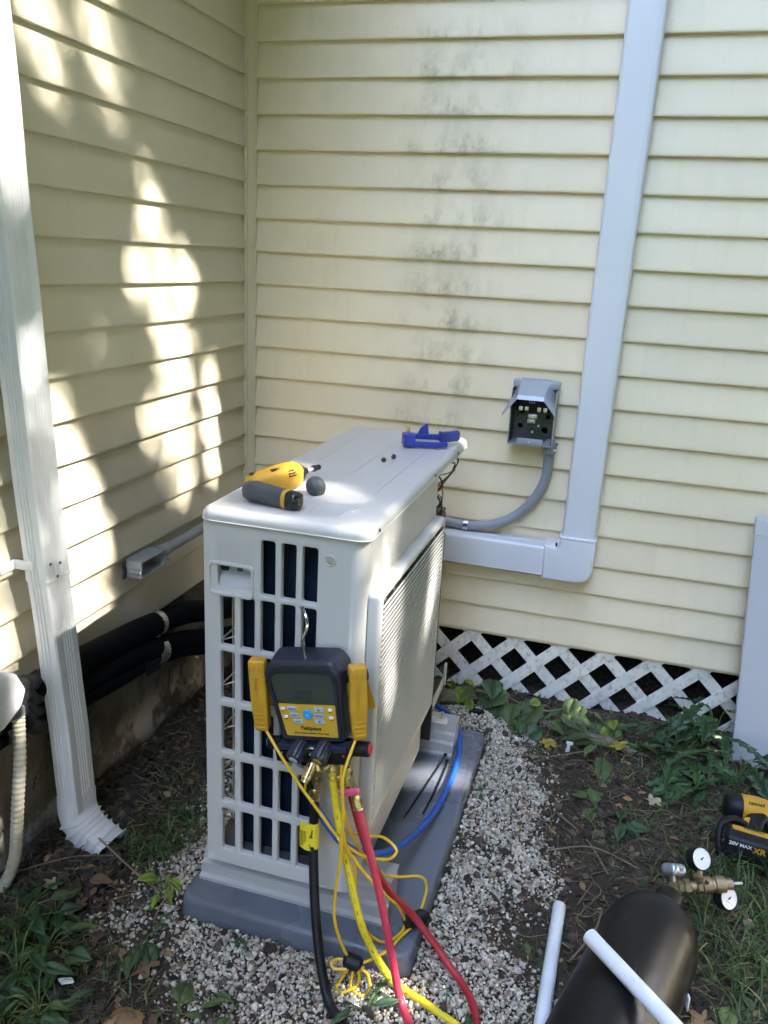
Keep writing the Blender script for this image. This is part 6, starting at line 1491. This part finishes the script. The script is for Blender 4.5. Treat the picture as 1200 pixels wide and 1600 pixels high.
# ------------------------------------------------------------------ the tree that shades the yard
# its crown stands beyond the frame, on the way to the sun; the gaps in the leaves are what lets the light through
GAPS = [(0, -.77, 1.91, .07), (0, -.76, 1.85, .07), (0, -.75, 1.8, .05), (0, -.96, 1.81, .05), (0, -.95, 1.76, .04), (0, -.99, 1.85, .05), (0, -.59, 1.55, .04), (0, -.58, 1.48, .05), (0, -.57, 1.41, .07), (0, -.54, 1.33, .07), (0, -.63, 1.36, .05), (0, -.42, 1.32, .05), (0, -.51, 1.24, .05), (0, -.5, 1.15, .06), (0, -.47, 1.07, .07), (0, -.53, .98, .05), (0, -.46, .89, .06), (0, -.44, .78, .05), (0, -.61, .95, .03), (0, -.28, 1.04, .03), (0, -.26, .92, .04), (0, -.25, .79, .04), (0, -1.01, 1.03, .04), (0, -.99, .93, .05), (0, -.96, .81, .06), (0, -.92, .7, .07), (0, -.97, .67, .05), (0, -.96, .57, .05), (0, -.87, .50, .02), (0, -1.18, 1.07, .05), (0, -1.19, .97, .06), (0, -1.21, .86, .07), (0, -1.21, .75, .07), (0, -1.22, .63, .07), (0, -1.21, .55, .06), (0, -1.23, .41, .08), (0, -1.2, .27, .06), (0, -1.23, .2, .06), (.81, -1.16, .84, .02), (.81, -1.17, .76, .02), (.85, -.72, .76, .02), (.85, -.71, .69, .025), (.85, -.75, .64, .02), (.85, -1.15, .75, .015), (.85, -1.12, .66, .02), (.85, -1.08, .57, .015), (.51, -1.21, .94, .05), (.56, -1.16, .94, .05), (.63, -1.15, .94, .05), (.7, -1.16, .94, .05), (.77, -1.17, .94, .05), (.52, -1.08, .94, .05), (.60, -1.08, .94, .05), (.68, -1.09, .94, .05), (.75, -1.10, .94, .04), (.56, -1.01, .94, .03), (.64, -1.02, .94, .03), (.8, -.31, .94, .02), (.88, -.66, .07, .035), (.92, -.61, .07, .02), (.81, -.03, .02, .03), (.91, -.04, .02, .02), (.14, -1.13, .02, .03), (1.1, -.19, .02, .02), (.95, -1.34, .06, .03), (1.69, -.1, .48, .025), (1.73, -.1, .15, .03)]
GAPS = [(g[0], g[1], g[2], g[3]*1.0) if g[0] == 0 and g[1] > -1.1 else g for g in GAPS]
for z_2 in [.04, .10, .17, .25, .33, .41, .49, .57, .65, .73, .81, .89, .97, 1.05, 1.13, 1.58, 1.67, 1.76, 1.85, 1.95, 2.05]:
    c = ax_dir(z_2); GAPS.append((c.x+.029, c.y-.005, z_2, .055 if .2 < z_2 < 1.1 or z_2 > 1.6 else .035))
e1 = V(-S.y, S.x, 0).normalized(); e2_ = S.cross(e1)
ga = np.array([[V(*g[:3]).dot(e1), V(*g[:3]).dot(e2_), g[3]] for g in GAPS])
tree = thing('shade_tree', 'tall leafy tree beyond the frame whose shade dapples the siding', 'tree', (8.9, 2.1, 0))
NL = 90000
# bounds: everything the camera sees, projected along the sunlight
ext = [V(x, y, z_2) for x in (0, 2.1) for y in (-1.9, .0) for z_2 in (0, 2.4) if not (x > 1 and z_2 > 1)]
a_lo, a_hi = min(p.dot(e1) for p in ext)-6.0, max(p.dot(e1) for p in ext)+1.8
b_lo, b_hi = min(p.dot(e2_) for p in ext)-1.8, max(p.dot(e2_) for p in ext)+6.5  # outer crown widened past the view to block skylight
ea, eb = [p.dot(e1) for p in ext], [p.dot(e2_) for p in ext]; NI = 34000       # thickest over the corner of the house
ta = np.concatenate([rng.uniform(a_lo, a_hi, NL), rng.uniform(min(ea)-.35, max(ea)+.35, NI)]); tb_ = np.concatenate([rng.uniform(b_lo, b_hi, NL), rng.uniform(min(eb)-.35, max(eb)+.35, NI)])
dist = np.sqrt((ta[:, None]-ga[None, :, 0])**2+(tb_[:, None]-ga[None, :, 1])**2)-ga[None, :, 2]
keep = dist.min(1) > .030
ta, tb_ = ta[keep], tb_[keep]; N = len(ta)
tc_ = rng.uniform(9.8, 12.8, N)
pos = ta[:, None]*np.array(e1)[None]+tb_[:, None]*np.array(e2_)[None]+tc_[:, None]*np.array(S)[None]
BV = np.array([(-.5, 0, 0), (-.2, .28, .03), (.2, .22, .05), (.55, 0, 0), (.2, -.22, .05), (-.2, -.28, .03)]); BF = np.array([(0, 1, 2, 3), (0, 3, 4, 5)])
inn = (ta > min(ea)-.5) & (ta < max(ea)+.5) & (tb_ > min(eb)-.5) & (tb_ < max(eb)+.5)
ls = np.where(inn, rng.uniform(.075, .13, N), rng.uniform(.26, .42, N))
# small leaflets added in every gap to dim the sun coming through
OPEN = {(-.57, 1.41), (-.54, 1.33), (-.51, 1.24), (-.5, 1.15), (-.47, 1.07), (-.53, .98), (-.96, .81), (-.92, .7), (-.97, .67), (-.99, .93)}
fp = []
for (gx_, gy_, gz_, gr_), (g_a, g_b, _) in zip(GAPS, ga):
    f_ = .38 if (gy_, gz_) in OPEN or (gx_ == 0 and gy_ < -1.15) else .30 if .01 < gx_ < .2 else .40 if gz_ > .9 and gx_ > .4 else .42 if gx_ > .5 else .14
    R_ = gr_+.035; n_ = int(-math.log(f_)*math.pi*R_*R_/(.25*.034**2)*.62)
    for _k in range(n_):
        a_, r_ = random.uniform(0, 6.2832), R_*random.random()**(.30 if gx_ == 0 and gy_ > -1.1 else .5); fp.append((g_a+r_*math.cos(a_), g_b+r_*math.sin(a_)))
fp = np.array(fp); nf_ = len(fp); fc = rng.uniform(10, 12.6, nf_)
fpos = fp[:, :1]*np.array(e1)[None]+fp[:, 1:]*np.array(e2_)[None]+fc[:, None]*np.array(S)[None]
pos = np.concatenate([pos, fpos]); ls = np.concatenate([ls, rng.uniform(.026, .042, nf_)]); N = len(pos)
obj('crown', scatter('crown', BV, BF, pos, rand_rot(N, .55), np.stack([ls, ls, ls], 1), np.ones((N, 3))), 'canopy', tree)
trk = [(8.9, 2.1, 0), (8.88, 2.15, 2.2), (8.8, 2.2, 4.4), (8.7, 2.2, 6.6), (8.4, 2.1, 9.0)]
obj('trunk', MB().tube(crom(trk, 6), [.17*(1-.025*i) for i in range(25)], 14), 'bark', tree)
